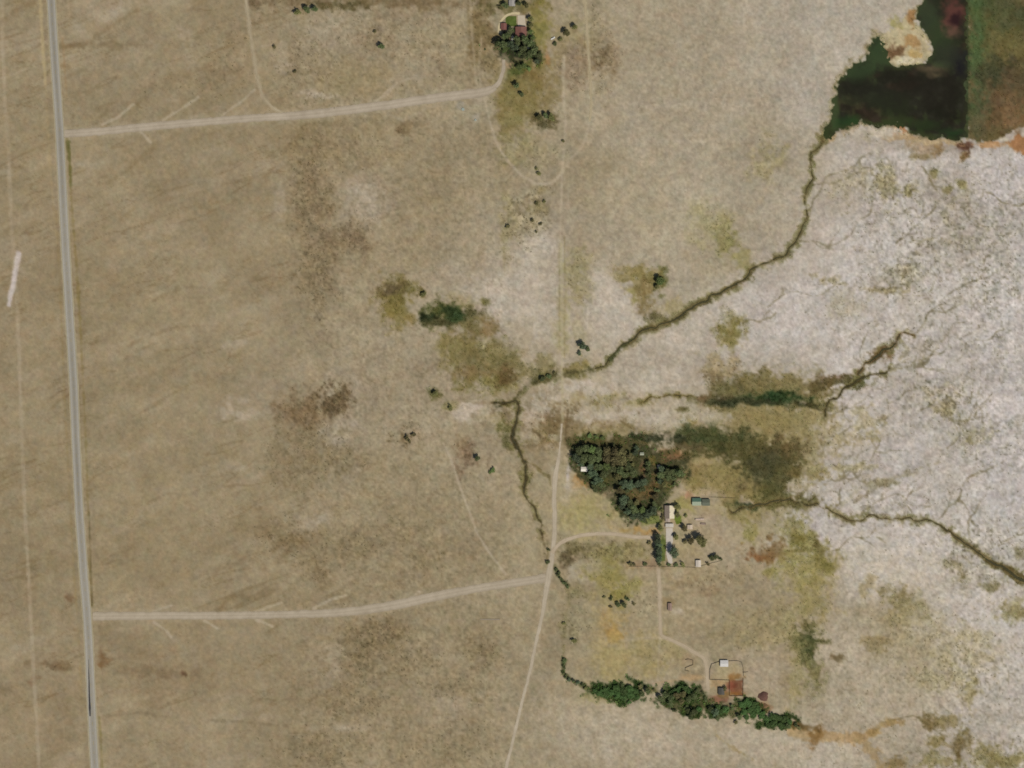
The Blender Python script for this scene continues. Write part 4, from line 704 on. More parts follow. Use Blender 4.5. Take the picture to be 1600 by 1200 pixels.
def resample(pts, step, smooth=8):
    P = np.array([p[:2] for p in pts], float)
    L = np.concatenate([[0], np.cumsum(np.hypot(*np.diff(P, axis=0).T))])
    t = np.arange(0, L[-1], step); t = np.append(t, L[-1])
    # smooth course: Catmull-like by averaging
    x = np.interp(t, L, P[:, 0]); y = np.interp(t, L, P[:, 1]); idx = np.interp(t, L, np.arange(len(P)))
    kx = max(int(smooth / step), 1)
    def sm(a):
        b = np.concatenate([np.full(kx, a[0]), a, np.full(kx, a[-1])])
        return np.convolve(b, np.ones(2 * kx + 1) / (2 * kx + 1), 'valid')
    xs, ys = sm(x), sm(y); xs[0], ys[0], xs[-1], ys[-1] = x[0], y[0], x[-1], y[-1]
    return xs, ys, idx, t
def ribbon(name, pts, ws, m, off=0.06, nx=5, step=2.0, jitter=0.0, seed=1, centre=0.0, base=U0, level=None, col=None, parent=None, dash=None, smooth=8):
    xs, ys, idx, t = resample(pts, step, smooth)
    W = np.interp(idx, np.arange(len(ws)), ws)
    tx = np.gradient(xs); ty = np.gradient(ys); l = np.hypot(tx, ty) + 1e-9
    nxv, nyv = -ty / l, tx / l
    q = np.linspace(-.5, .5, nx)
    jl = jitter * fbm(t, t * 0 + seed * 31.0, 7, seed, 3, .7); jr = jitter * fbm(t, t * 0 + seed * 57.0, 7, seed + 5, 3, .7)
    half = np.where(q[None, :] < 0, W[:, None] * .5 + jl[:, None], W[:, None] * .5 + jr[:, None])
    o = q[None, :] * 2 * np.maximum(half, .2) + centre
    X = xs[:, None] + nxv[:, None] * o; Y = ys[:, None] + nyv[:, None] * o
    Z = samp(base, X, Y) + off if level is None else samp(base, np.repeat(xs[:, None], nx, 1), np.repeat(ys[:, None], nx, 1)) + level
    V = np.stack([wx(X), wy(Y), Z], -1).reshape(-1, 3)
    F = grid_faces(len(xs), nx)
    if dash is not None:
        row = np.repeat((t[:-1] % dash[0]) < dash[1], nx - 1); F = F[row]
    cols = None
    if col is not None:
        cc = col(X, Y, np.repeat(q[None, :], len(xs), 0), np.repeat(t[:, None], nx, 1)); cols = lin(np.clip(cc, 5, 250)).reshape(-1, 3) / np.array([KR, KG, KB])
    return link(bpy.data.objects.new(name, raw_mesh(name, V, F[:, ::-1], m, cols, True)), parent)

cw, ct, cb = new_mat('creek_water')
cb.inputs['Base Color'].default_value = (*lin((64, 60, 36)), 1); cb.inputs['Roughness'].default_value = .15
for k, (pts, w, c) in enumerate(CREEKS):
    o = ribbon('creek', pts, [v * .3 for v in w], cw, nx=3, jitter=.4, seed=40 + k, base=UND, level=-.28, smooth=0)
    tag(o, kind='structure')

# ------------------------------------------------------------------ highway and dirt roads
gm = attr_mat('road_gravel', grain=.05)
am = attr_mat('worn_asphalt', rough=.85, spec=.2, grain=.05)
def nz(X, Y, sc, sd): return fbm(X, Y, sc, sd, 3, .7)[..., None]
sh = ribbon('highway_shoulder', HWY, [15.5] * len(HWY), gm, off=.05, nx=9, jitter=1.0, seed=3,
            col=lambda X, Y, q, t: np.array([158, 149, 124.]) + 8 * nz(X, Y, 12, 71) + 4 * nz(X, Y, 50, 72))
tag(sh, kind='structure')
def hwycol(X, Y, q, t):
    b = np.array([146, 141, 129.]) + 5 * nz(X, Y * .3, 14, 73) + 4 * nz(X, Y * .2, 60, 74)
    track_dark = np.exp(-((np.abs(q) - .06) / .07) ** 2)[..., None] * (sstep(-.4, .3, fbm(X, Y * .25, 70, 75, 3)))[..., None]
    worn = np.exp(-((np.abs(q) - .36) / .09) ** 2)[..., None]
    return b - 17 * track_dark * np.array([1, .95, .85]) + 10 * worn
hw = ribbon('highway', HWY, [11.8] * len(HWY), am, off=.09, nx=15, jitter=.25, seed=4, col=hwycol)
tag(hw, kind='structure')
yl = mat('yellow_road_paint', (150, 132, 78), .7, var=.25); wl = mat('white_road_paint', (168, 166, 158), .7, var=.2)
ribbon('centre_line', HWY, [.2] * len(HWY), yl, off=.105, nx=2, parent=hw, dash=(15, 5))
for s_ in (-1, 1): ribbon('edge_line', HWY, [.2] * len(HWY), wl, off=.105, nx=2, centre=s_ * 4.6, parent=hw)
pm = mat('fresh_tar', (52, 50, 50), .7)
ribbon('tar_patch', [(138.6, 1030), (138.9, 1060), (139.5, 1085), (140.3, 1105), (140.8, 1119)], [.4, 1.6, 2.4, 3.2, 2.2], pm, off=.112, nx=2, jitter=.3, seed=8, parent=hw)
def dirtcol(c, s1=9, s2=6):
    return lambda X, Y, q, t: np.array(c, float) + s1 * nz(X, Y, 9, 76) + s2 * nz(X, Y, 40, 77) + (np.exp(-((np.abs(q) - .2) / .1) ** 2) * 11 - 5)[..., None] + (sstep(.35, .5, np.abs(q)) * -9)[..., None]
for name, pts, ws, c, sd, lab in (
  ('dirt_road', NROAD, NROADW, (167, 155, 136), 11, None), ('dirt_road', SROAD, SROADW, (167, 155, 135), 12, None),
  ('lane', LANE, LANEW, (173, 161, 140), 13, None), ('lane', DRIVE, [5.6] * len(DRIVE), (174, 159, 136), 14, None),
  ('lane', YARD, [5.6] * len(YARD), (173, 158, 134), 15, None), ('track', NTRACK, [3.4] * len(NTRACK), (160, 147, 121), 16, None),
  ('track', ETRACK, [3.2] * len(ETRACK), (166, 153, 124), 17, None)):
    z0 = .055 + .006 * (sd - 11)
    tag(ribbon(name, pts, ws, gm, off=z0, nx=7, jitter=1.3, seed=sd, col=dirtcol(c)), kind='structure')

def slab(name, pts, z, m, parent=None, label=None, thick=.12):
    """a thin concrete sheet with real thickness from an outline in photograph pixels"""
    zz = max(gz(x, y) for x, y in pts)
    V = [(wx(x), wy(y), zz + z) for x, y in pts] + [(wx(x), wy(y), zz - .3) for x, y in pts]
    n = len(pts)
    mb = MB(); mb.add(V, [tuple(range(n))] + [(k, n + k, n + (k + 1) % n, (k + 1) % n) for k in range(n)])
    o = mb.build(name, m, parent)
    return tag(o, label, kind='structure')
conc = mat('worn_concrete', (186, 178, 166), .9, var=.1, scale=.3)
slab('concrete_drive', [(1040.5, 825), (1051, 825), (1051.5, 846), (1049.5, 851), (1049.5, 868), (1051, 880), (1045, 881), (1041, 866)], .10, conc)
slab('concrete_drive', [(809, 24), (820, 24), (820.5, 33), (823, 44), (809, 43)], .10, mat('pale_concrete', (182, 170, 150), .9, var=.08, scale=.3))
ringm = mat('pale_path', (190, 176, 140), .9, var=.15)
ribbon('path', [(812, 21.5), (803, 20), (794, 22), (786, 28), (781, 36), (779, 45), (781, 52)], [4, 3.5, 3.5, 3.5, 3.5, 4, 5], ringm, off=.1, nx=3, step=1.0, jitter=.4, seed=21, base=HGT)['kind'] = 'structure'
lawn = attr_mat('lawn_grass', grain=.2)
def patch(name, pts, col, off=.07):
    x0, y0 = min(p[0] for p in pts), min(p[1] for p in pts); x1, y1 = max(p[0] for p in pts), max(p[1] for p in pts)
    X, Y = np.meshgrid(np.arange(x0, x1 + .1, 1.0), np.arange(y0, y1 + .1, 1.0))
    V = np.stack([wx(X), wy(Y), samp(HGT, X, Y) + off], -1).reshape(-1, 3)
    F = grid_faces(*X.shape); k = inside(X, Y, pts).ravel(); F = F[k[F].sum(1) >= 3]
    cc = np.array(col, float) + 12 * nz(X, Y, 5, 81)
    o = link(bpy.data.objects.new(name, raw_mesh(name, V, F, lawn, lin(np.clip(cc, 5, 250)).reshape(-1, 3), True)))
    return tag(o, kind='structure')
patch('lawn', [(790, 26), (796, 24), (808, 25), (808, 41), (800, 42), (790, 37)], (80, 92, 42))
patch('lawn', [(1031, 843), (1039, 842), (1040, 876), (1031, 878)], (86, 96, 48))
patch('lawn', [(1053, 807), (1064, 807), (1066, 818), (1056, 820)], (98, 110, 46))
patch('lawn', [(1008, 806), (1030, 805), (1031, 818), (1012, 819)], (108, 112, 62))

# ------------------------------------------------------------------ buildings
timber = mat('weathered_board', (140, 126, 104), .9, var=.2, scale=1.5)
whitewall = mat('white_siding', (196, 190, 180), .8, var=.06)
creamwall = mat('cream_siding', (186, 172, 146), .8, var=.06)
steel = mat('galvanised_steel', (170, 170, 166), .45, .5, .3, .08)
glass = mat('window_glass', (52, 60, 66), .08, .6, var=.05)
doorm = mat('door_paint', (110, 92, 76), .6, var=.08)
dark = mat('dark_opening', (60, 52, 44), .9)
def gable(name, px, py, w, l, he, hr, roof1, roof2, wall, label, rot=0, oh=.45, cat='shed', wins=2, door=1, chimney=False, group=None):
    """w across the ridge (x), l along the ridge (y), metres; roof1 is the -x slope, roof2 the +x slope"""
    r = empty(name, px, py, rot); tag(r, label, cat, group)
    zs = min(gz(px + dx, py + dy) for dx in (-6, 0, 6) for dy in (-6, 0, 6)); r.location.z = zs
    hw_, hl = w / 2, l / 2
    MB().prism([(-hw_, -.1), (hw_, -.1), (hw_, he), (0, hr), (-hw_, he)], 'y', -hl, hl).build('wall', wall, r)
    sl = (hr - he) / hw_; th = .12
    for s_, rm in ((-1, roof1), (1, roof2)):
        xe = s_ * (hw_ + oh); ze = he - sl * oh
        o = MB().prism([(0, hr + .02), (xe, ze + .02), (xe, ze + .02 + th), (0, hr + .02 + th)], 'y', -hl - oh, hl + oh).build('roof_slope', rm, r)
        # standing seams
        sm_ = MB(); nseam = max(int(l / 1.2), 3)
        for k in range(nseam + 1):
            yy = -hl - oh + .06 + (l + 2 * oh - .12) * k / nseam
            sm_.prism([(0, hr + .02 + th), (xe, ze + .02 + th), (xe, ze + .07 + th), (0, hr + .07 + th)], 'y', yy - .03, yy + .03)
        q_ = sm_.build('roof_seam', rm, o); q_['kind'] = 'stuff'
    MB().prism([(-.22, hr + th - .02), (.22, hr + th - .02), (0, hr + th + .12)], 'y', -hl - oh - .02, hl + oh + .02).build('ridge_cap', roof2, r)
    for k in range(door):
        d = MB().box(-.5, -hl - .06, 0, .5, -hl + .02, 2.05).build('door', doorm, r)
        MB().box(.3, -hl - .12, 1.0, .4, -hl - .06, 1.08).build('door_handle', steel, d)
    for k in range(wins):
        yy = -hl + l * (k + 1) / (wins + 1)
        for s_ in (-1, 1):
            x0, x1 = sorted((s_ * (hw_ - .02), s_ * (hw_ + .05)))
            wv = MB().box(x0, yy - .6, 1.0, x1, yy + .6, 2.1).build('window', whitewall, r)
            x0, x1 = sorted((s_ * (hw_ + .05), s_ * (hw_ + .07)))
            MB().box(x0, yy - .5, 1.1, x1, yy + .5, 2.0).build('pane', glass, wv)
    if chimney:
        MB().box(.4, -.6, hr - 1.0, 1.0, 0, hr + .7).build('chimney', mat('brick', (140, 92, 76), .9, var=.15), r)
    return r
RR = lambda n, c, **k: mat(n, c, .7, .3, 0, .12, .5)
gable('farmhouse', 814, 50, 13, 12, 2.9, 4.6, RR('red_shingle', (118, 80, 70)), RR('red_shingle', (118, 80, 70)), creamwall, 'brick-red roofed house below the pale concrete pad of the northern farmstead', rot=0, cat='house', chimney=True)
gable('garden_shed', 787, 41.5, 6.5, 7.5, 2.4, 3.4, RR('red_felt', (116, 76, 68)), RR('red_felt', (116, 76, 68)), creamwall, 'small red roofed shed inside the curved path of the northern farmstead', wins=1)
gable('storage_shed', 800, 5, 7, 7, 2.5, 3.5, RR('grey_sheet', (150, 146, 140)), RR('grey_sheet', (150, 146, 140)), whitewall, 'grey roofed shed among trees at the very top edge', wins=1)
gable('lean_to_shed', 801, 60, 2.6, 6, 2.4, 2.9, RR('pale_grey_sheet', (178, 174, 162)), RR('pale_grey_sheet', (178, 174, 162)), timber, 'narrow pale roof showing between dark trees south of the red roofed house', wins=0, oh=.2)
gable('well_house', 824, 74.5, 3.6, 3, 2.2, 2.8, RR('pale_grey_sheet', (178, 174, 162)), RR('pale_grey_sheet', (178, 174, 162)), timber, 'tiny pale roofed hut deep in the dark northern trees', wins=0, oh=.2)
gable('farmhouse', 1046, 800, 11.5, 15.5, 2.9, 5.6, RR('shaded_brown_roof', (142, 128, 114)), RR('sunlit_cream_roof', (206, 196, 170)), whitewall, 'ranch house with roof slopes coloured shaded brown west and sunlit cream east', cat='house', chimney=True)  # shade on the west slope and sun on the east are painted in
gable('porch_annex', 1043.5, 812.5, 5.5, 4.5, 2.3, 3.1, RR('grey_pink_sheet', (168, 154, 140)), RR('grey_pink_sheet', (168, 154, 140)), whitewall, 'little grey roofed outbuilding between the ranch house and the concrete drive', wins=0, oh=.3)
gable('carport', 1046, 821, 9.5, 4.2, 2.4, 3.0, RR('pale_sheet', (188, 182, 170)), RR('pale_sheet', (188, 182, 170)), whitewall, 'pale grey carport across the top of the long concrete drive', wins=0, oh=.3)
gable('barn', 1088.5, 784, 8.5, 10.5, 2.8, 3.9, RR('teal_sheet', (78, 106, 90)), RR('aqua_sheet', (146, 156, 134)), whitewall, 'barn with a teal and pale aqua metal roof', rot=-90, wins=1)
gable('machine_shed', 1103, 785, 7.5, 9, 2.8, 3.7, RR('slate_green_sheet', (92, 98, 82)), RR('slate_green_sheet', (92, 98, 82)), timber, 'dark slate-green roofed shed beside the teal roofed barn', rot=-90, wins=1)
gable('tool_shed', 1078, 823.5, 6, 5, 2.3, 3.0, RR('pinkish_sheet', (190, 174, 154)), RR('pinkish_sheet', (190, 174, 154)), whitewall, 'pale pinkish roofed hut east of the concrete drive', wins=0, oh=.3)
gable('pump_house', 1091, 880.5, 6, 8, 2.5, 3.3, RR('off_white_sheet', (196, 186, 172)), RR('off_white_sheet', (196, 186, 172)), whitewall, 'off-white roofed shed on the southern yard fence east of the driveway tree', wins=1, oh=.3)
gable('cabin', 913, 733, 5.2, 8, 2.6, 3.5, RR('bright_white_sheet', (222, 216, 202)), RR('bright_white_sheet', (222, 216, 202)), whitewall, 'bright white roofed cabin at the western edge of the grove', rot=90, wins=1, oh=.3)
gable('chicken_coop', 1003, 709, 3.2, 4.6, 2.0, 2.6, RR('pale_green_sheet', (158, 162, 142)), RR('pale_green_sheet', (158, 162, 142)), timber, 'tiny pale green roofed coop north of the orchard rows', rot=90, wins=0, oh=.2)
gable('garden_hut', 1029, 729, 3, 4.4, 2.0, 2.6, RR('light_grey_sheet', (160, 152, 140)), RR('light_grey_sheet', (160, 152, 140)), timber, 'tiny grey roofed hut at the head of the eastern orchard row', wins=0, oh=.2)
gable('loafing_shed', 1131.5, 1036.5, 7.6, 9.5, 2.5, 3.2, RR('white_steel', (196, 194, 190)), RR('white_steel', (196, 194, 190)), timber, 'white metal roofed shelter in the top of the corral', rot=90, wins=0, oh=.3)
gable('feed_shed', 1127, 1080, 7, 8, 2.6, 3.5, RR('charcoal_felt', (78, 76, 70)), RR('charcoal_felt', (86, 84, 76)), timber, 'dark roofed shed on the reddish ground west of the rust-red pen', wins=0, oh=.3)
gable('hay_shed', 1046.5, 948, 4.6, 9, 2.4, 3.1, RR('mauve_brown_sheet', (138, 116, 104)), RR('mauve_brown_sheet', (138, 116, 104)), timber, 'small mauve-brown roofed shed beside the yard track', wins=0, oh=.2)

# ------------------------------------------------------------------ corral fences
def fence(name, runs, label, h=1.5, nb=4, bay=3.0, group=None):
    x0, y0 = runs[0][0]
    r = empty(name, x0, y0); tag(r, label, 'fence', group)
    ox, oy, oz = r.location
    postm = MB().tube((0, 0, -.3), (0, 0, h + .1), .11, .09, 6).mesh('post', timber)
    boardm = MB().box(0, -.03, -.09, 1, .03, .09).mesh('board', timber)
    for run in runs:
        for (ax, ay), (bx, by) in zip(run[:-1], run[1:]):
            A = np.array([wx(ax), wy(ay)]); B = np.array([wx(bx), wy(by)]); L = np.linalg.norm(B - A); n = max(int(round(L / bay)), 1)
            for k in range(n):
                P = A + (B - A) * k / n; Q = A + (B - A) * (k + 1) / n
                z = gz(P[0] / S + 800, 600 - P[1] / S)
                o = link(bpy.data.objects.new('post', postm), r); o.location = (P[0] - ox, P[1] - oy, z - oz)
                for b in range(nb):
                    o = link(bpy.data.objects.new('board', boardm), r)
                    o.location = (P[0] - ox, P[1] - oy, z - oz + .35 + (h - .5) * b / max(nb - 1, 1)); o.rotation_euler = (0, 0, math.atan2(*(Q - P)[::-1])); o.scale = (np.linalg.norm(Q - P), 1, 1)
        P = np.array([wx(run[-1][0]), wy(run[-1][1])])
        o = link(bpy.data.objects.new('post', postm), r); o.location = (P[0] - ox, P[1] - oy, gz(*run[-1]) - oz)
    return r
fence('corral_fence', [[(1139, 1033), (1152, 1032.5), (1159, 1035), (1161.5, 1044), (1162, 1056)], [(1126, 1033), (1112, 1038), (1109.5, 1046), (1109, 1062), (1125, 1062.5), (1140, 1063)]], 'weathered board fence around the tan corral with the white shelter', nb=5)
fence('pen_fence', [[(1140, 1064), (1140, 1087.5), (1161, 1087.5), (1161.5, 1060)]], 'board fence around the rust-red pen', nb=5)
fence('chute_fence', [[(1071, 1031), (1076, 1030), (1083, 1032), (1083, 1039), (1077, 1041), (1071, 1044), (1071, 1048), (1077, 1049)]], 'small hooked chute fence west of the corral', nb=5, bay=2.5)
fence('wing_fence', [[(1162, 1051), (1169, 1050)], [(1162, 1056.5), (1166, 1060)]], 'short fence wing on the eastern side of the corral', nb=4, bay=2.5)
fence('yard_fence', [[(1109, 777), (1122, 777.5), (1135, 778), (1150, 778.5)]], 'thin fence line running east from the teal roofed barn', nb=3, h=1.4)

fence('yard_fence', [[(983, 885.5), (1010, 885), (1026, 885)], [(1034, 885.5), (1060, 885.5), (1086, 887), (1128, 876)]], 'board fence with dark shrubs along the southern edge of the ranch yard', nb=3, h=1.2)
# ------------------------------------------------------------------ heaps, trough, tanks, vehicles
def heap(name, px, py, rx, ry, h, m, label, seed, cat='heap'):
    r_ = np.random.default_rng(seed); V = []; nr, na = 7, 24
    ph = r_.random(4) * 6
    for i in range(nr):
        u = i / (nr - 1)
        for k in range(na):
            a = 2 * math.pi * k / na
            f = 1 + .12 * math.sin(2 * a + ph[0]) + .1 * math.sin(3 * a + ph[1]) + .06 * math.sin(7 * a + ph[2])
            V.append((rx * f * u * math.cos(a), ry * f * u * math.sin(a), h * (1 - u * u) ** 1.2 + r_.normal() * .08 * (u < .95) - .15 * (u > .95)))
    F = [(i * na + k, (i + 1) * na + k, (i + 1) * na + (k + 1) % na, i * na + (k + 1) % na) for i in range(nr - 1) for k in range(na)]
    o = link(bpy.data.objects.new(name, raw_mesh(name, V, F, m, None, True))); o.location = (wx(px), wy(py), gz(px, py))
    return tag(o, label, cat)
heap('manure_heap', 1192.5, 1088, 7.6, 5.6, 2.2, mat('dark_red_manure', (94, 68, 58), .95, var=.35, scale=.4), 'round dark maroon heap east of the corral', 5)
heap('dirt_heap', 1196, 1103, 3.6, 3.4, 1.2, mat('brown_dirt', (112, 88, 60), .95, var=.25, scale=.4), 'small brown dirt heap just south of the maroon heap', 6)
tr = empty('feed_bunk', 749, 968); tag(tr, 'long narrow concrete feed trough lying alone in the pasture', 'trough')
bunkm = mat('old_concrete', (158, 147, 130), .9)
MB().box(-12, -.45, 0, 12, .45, .15).build('base', bunkm, tr); 
for s_ in (-1, 1): MB().box(-12, s_ * .6 - .08, 0, 12, s_ * .6 + .08, .55).build('side_wall', bunkm, tr)
tr.location.x = wx(766)
def stock_tank(px, py, rad, label, m):
    r = empty('stock_tank', px, py); tag(r, label, 'tank', 'round stock tanks near the northern road bend')
    V = []; na = 20
    for rr, z in ((rad, -.1), (rad, .65), (rad - .07, .65), (rad - .07, .1)):
        V += [(rr * math.cos(2 * math.pi * k / na), rr * math.sin(2 * math.pi * k / na), z) for k in range(na)]
    F = [(i * na + k, i * na + (k + 1) % na, (i + 1) * na + (k + 1) % na, (i + 1) * na + k) for i in range(3) for k in range(na)]
    link(bpy.data.objects.new('shell', raw_mesh('shell', V, F, m)), r)
    W = [(0, 0, .5)] + [((rad - .08) * math.cos(2 * math.pi * k / na), (rad - .08) * math.sin(2 * math.pi * k / na), .5) for k in range(na)]
    link(bpy.data.objects.new('water_surface', raw_mesh('water_surface', W, [(0, 1 + k, 1 + (k + 1) % na) for k in range(na)], mat('tank_water', (150, 160, 150), .3, .4))), r)
stock_tank(723.5, 171, 1.9, 'pale round stock tank in a trampled ring south of the northern road', steel)
stock_tank(743, 187.5, 1.3, 'smaller pale stock tank nearer the bend of the track', steel)

tyre = mat('tyre_rubber', (40, 40, 40), .9)
def wheel(parent, x, y, rad=.38, wid=.26):
    w_ = MB().tube((x, y - wid / 2, rad), (x, y + wid / 2, rad), rad, rad, 16).build('wheel', tyre, parent)
    s_ = 1 if y > 0 else -1
    MB().tube((x, y + s_ * wid / 2, rad), (x, y + s_ * (wid / 2 + .03), rad), rad * .6, rad * .55, 12).build('rim', steel, w_)
tk = empty('pickup_truck', 864, 60, 35); tag(tk, 'white pickup truck parked east of the northern farmhouse', 'pickup')
wp = mat('white_car_paint', (216, 214, 208), .35, .5, var=.03)
body = MB(); body.add([(x, y, z) for y in (-.95, .95) for x, z in ((-2.75, .45), (2.6, .45), (2.75, .7), (2.68, 1.0), (1.2, 1.1), (-.75, 1.1), (-.75, .75), (-2.7, .75), (-2.75, .6))],
    [tuple(range(9)), tuple(range(17, 8, -1))] + [(k, 9 + k, 9 + (k + 1) % 9, (k + 1) % 9) for k in range(9)])
body.build('body', wp, tk, .04)
cabm = MB(); cabm.add([(x, s_ * y, z) for s_ in (-1, 1) for x, y, z in ((-.8, .92, 1.08), (1.25, .92, 1.08), (.65, .74, 1.75), (-.7, .74, 1.75))], [(0, 1, 2, 3), (7, 6, 5, 4), (0, 4, 5, 1), (1, 5, 6, 2), (2, 6, 7, 3), (3, 7, 4, 0)])
cabm.build('cab', wp, tk, .05)
MB().add([(1.26, -.78, 1.16), (1.26, .78, 1.16), (.74, .66, 1.70), (.74, -.66, 1.70)], [(0, 1, 2, 3)]).build('windscreen', glass, tk)
MB().add([(-.83, .75, 1.18), (-.83, -.75, 1.18), (-.77, -.62, 1.68), (-.77, .62, 1.68)], [(0, 1, 2, 3)]).build('rear_window', glass, tk)
for s_ in (-1, 1):
    MB().box(-2.7, s_ * .9 - .05, .75, -.8, s_ * .9 + .05, 1.12).build('bed_side', wp, tk)
    MB().box(2.66, s_ * .7 - .15, .72, 2.76, s_ * .7 + .15, .9).build('headlight', glass, tk)
    for x in (-1.8, 1.75): wheel(tk, x, s_ * .86)
MB().box(-2.78, -.9, .75, -2.7, .9, 1.12).build('tailgate', wp, tk)
MB().box(2.7, -.92, .45, 2.86, .92, .62).build('front_bumper', steel, tk)
fl = empty('flatbed_trailer', 1093.5, 811.5, 2); tag(fl, 'pale flatbed trailer parked south of the teal roofed barn', 'trailer')
plank = mat('bleached_planks', (186, 168, 152), .9, var=.14)
for k in range(8): MB().box(-5.4, -1.2 + .3 * k, .95, 5.4, -1.2 + .3 * k + .28, 1.05).build('plank', plank, fl)
MB().box(-5.5, -.5, .7, 5.5, -.35, .95).box(-5.5, .35, .7, 5.5, .5, .95).build('chassis', tyre, fl)
MB().box(-5.55, -1.2, .95, -5.43, 1.2, 2.0).build('headboard', plank, fl)
for x in (2.4, 3.6):
    for s_ in (-1, 1): wheel(fl, x, s_ * .95, .45, .3)
MB().tube((-5.5, 0, .8), (-7.0, 0, .6), .08, .06).build('drawbar', tyre, fl)

hw2 = empty('hay_wagon', 1099, 818.5, -3); tag(hw2, 'short mauve-brown hay wagon just below the pale flatbed trailer', 'wagon')
wgm = mat('mauve_planks', (142, 124, 112), .9, var=.15)
for k in range(7): MB().box(-3.0, -1.05 + .3 * k, .85, 3.0, -1.05 + .3 * k + .28, .95).build('plank', wgm, hw2)
for x in (-3.0, 2.9): MB().box(x, -1.05, .95, x + .1, 1.05, 1.7).build('end_rack', wgm, hw2)
for x in (-2.0, 2.0):
    for s_ in (-1, 1): wheel(hw2, x, s_ * .95, .4, .24)
MB().tube((-3.0, 0, .7), (-4.6, 0, .4), .06, .05).build('drawbar', tyre, hw2)
# ------------------------------------------------------------------ trees and shrubs
bark = mat('bark', (92, 78, 62), .95, var=.2, scale=2)
def crown_mesh(name, seed, m, nclump, nleaf, leaf, flat=.8, spread=.62):
    r_ = np.random.default_rng(seed)
    Q = []
    cl = [(0, 0, .05, .55)]
    for k in range(nclump):
        a = r_.random() * 2 * math.pi; rr = spread * math.sqrt(r_.random()) * (1 + .25 * r_.normal() * .5); z = r_.uniform(-.45, .6) * (1 - .5 * rr)
        cl.append((rr * math.cos(a), rr * math.sin(a), z, r_.uniform(.22, .42)))
    for cx, cy, cz, cr in cl:
        n = int(nleaf * (cr / .35) ** 2)
        d = r_.normal(size=(n, 3)); d /= np.linalg.norm(d, axis=1)[:, None]
        p = np.array([cx, cy, cz]) + d * cr * (r_.random((n, 1)) ** .35)
        p[:, 2] *= flat
        nn = d + .7 * r_.normal(size=(n, 3)) + np.array([0, 0, .35]); nn /= np.linalg.norm(nn, axis=1)[:, None]
        u = np.cross(nn, r_.normal(size=(n, 3))); u /= np.linalg.norm(u, axis=1)[:, None]; v = np.cross(nn, u)
        s_ = leaf * r_.uniform(.6, 1.3, (n, 1))
        Q.append(np.stack([p - u * s_ - v * s_ * .6, p + u * s_ - v * s_ * .6, p + u * s_ * .7 + v * s_ * .7, p - u * s_ * .7 + v * s_ * .7], 1))
    Q = np.concatenate(Q).reshape(-1, 3)
    return raw_mesh(name, Q, np.arange(len(Q)).reshape(-1, 4), m)
def trunk_mesh(name, seed):
    r_ = np.random.default_rng(seed); mb = MB()
    mb.tube((0, 0, -.08), (.02, .01, .5), .045, .032, 8)
    for k in range(5):
        a = 2 * math.pi * (k + r_.random() * .6) / 5; mb.tube((.02, .01, .36 + .03 * k), (.38 * math.cos(a), .38 * math.sin(a), .72 + .08 * r_.random()), .024, .008, 6)
    return mb.mesh(name, bark)
KIND = {'blue': (82, 94, 68), 'dark': (86, 94, 58), 'mid': (94, 108, 60), 'olive': (108, 106, 64), 'brown': (102, 96, 62), 'willow': (68, 90, 46)}
CR = {}; TR = [trunk_mesh('trunk', 900 + k) for k in range(3)]
for kn, c in KIND.items():
    m = leaf_mat('leaf_' + kn, c)
    big = [crown_mesh('crown', hash_ * 7 + sum(map(ord, kn)), m, 15, 62, .075) for hash_ in range(3)]
    small = [crown_mesh('crown', 77 + hash_ * 7 + sum(map(ord, kn)), m, 9, 34, .11, .75) for hash_ in range(2)]
    CR[kn] = (big, small)
cnt = [0]
def tree(px, py, r, kind, label, group=None, name=None, cat=None, hf=1.0):
    """r = crown radius in photograph pixels"""
    rm = r * S * random.uniform(1.02, 1.3); big = r >= 5
    cnt[0] += 1
    isb = (not big) or kind == 'willow'
    if kind == 'willow': rm *= 1.0; hf *= .75
    o = empty(name or ('shrub' if isb else 'tree'), px, py, random.uniform(0, 360))
    tag(o, label, cat or ('shrub' if isb else 'tree'), group)
    ht = (rm * (1.1 if isb else 1.75) * random.uniform(.9, 1.12)) * hf
    cm = random.choice(CR[kind][0 if big else 1])
    c = link(bpy.data.objects.new('crown', cm), o)
    cz = ht * (.55 if isb else .64)
    c.location = (0, 0, cz); c.scale = (rm * 1.03, rm * random.uniform(.9, 1.1), max((ht - cz) * 1.25, .4))
    t = link(bpy.data.objects.new('trunk', random.choice(TR)), o); t.scale = (ht * .9, ht * .9, ht * .85)
    return o
ORD = 'first second third fourth fifth sixth seventh eighth ninth tenth eleventh twelfth thirteenth fourteenth fifteenth sixteenth seventeenth eighteenth nineteenth twentieth twenty-first twenty-second twenty-third'.split()
def stand(rows, label, group, by='left', **kw):
    order = sorted(range(len(rows)), key=lambda k: (rows[k][0], rows[k][1]) if by == 'left' else (rows[k][1], rows[k][0]))
    rank = {k: n for n, k in enumerate(order)}
    for k, row in enumerate(rows):
        tree(row[0], row[1], row[2], row[3], row[4] if len(row) > 4 else f'{label}, {ORD[rank[k]]} from the {by}', group, **kw)

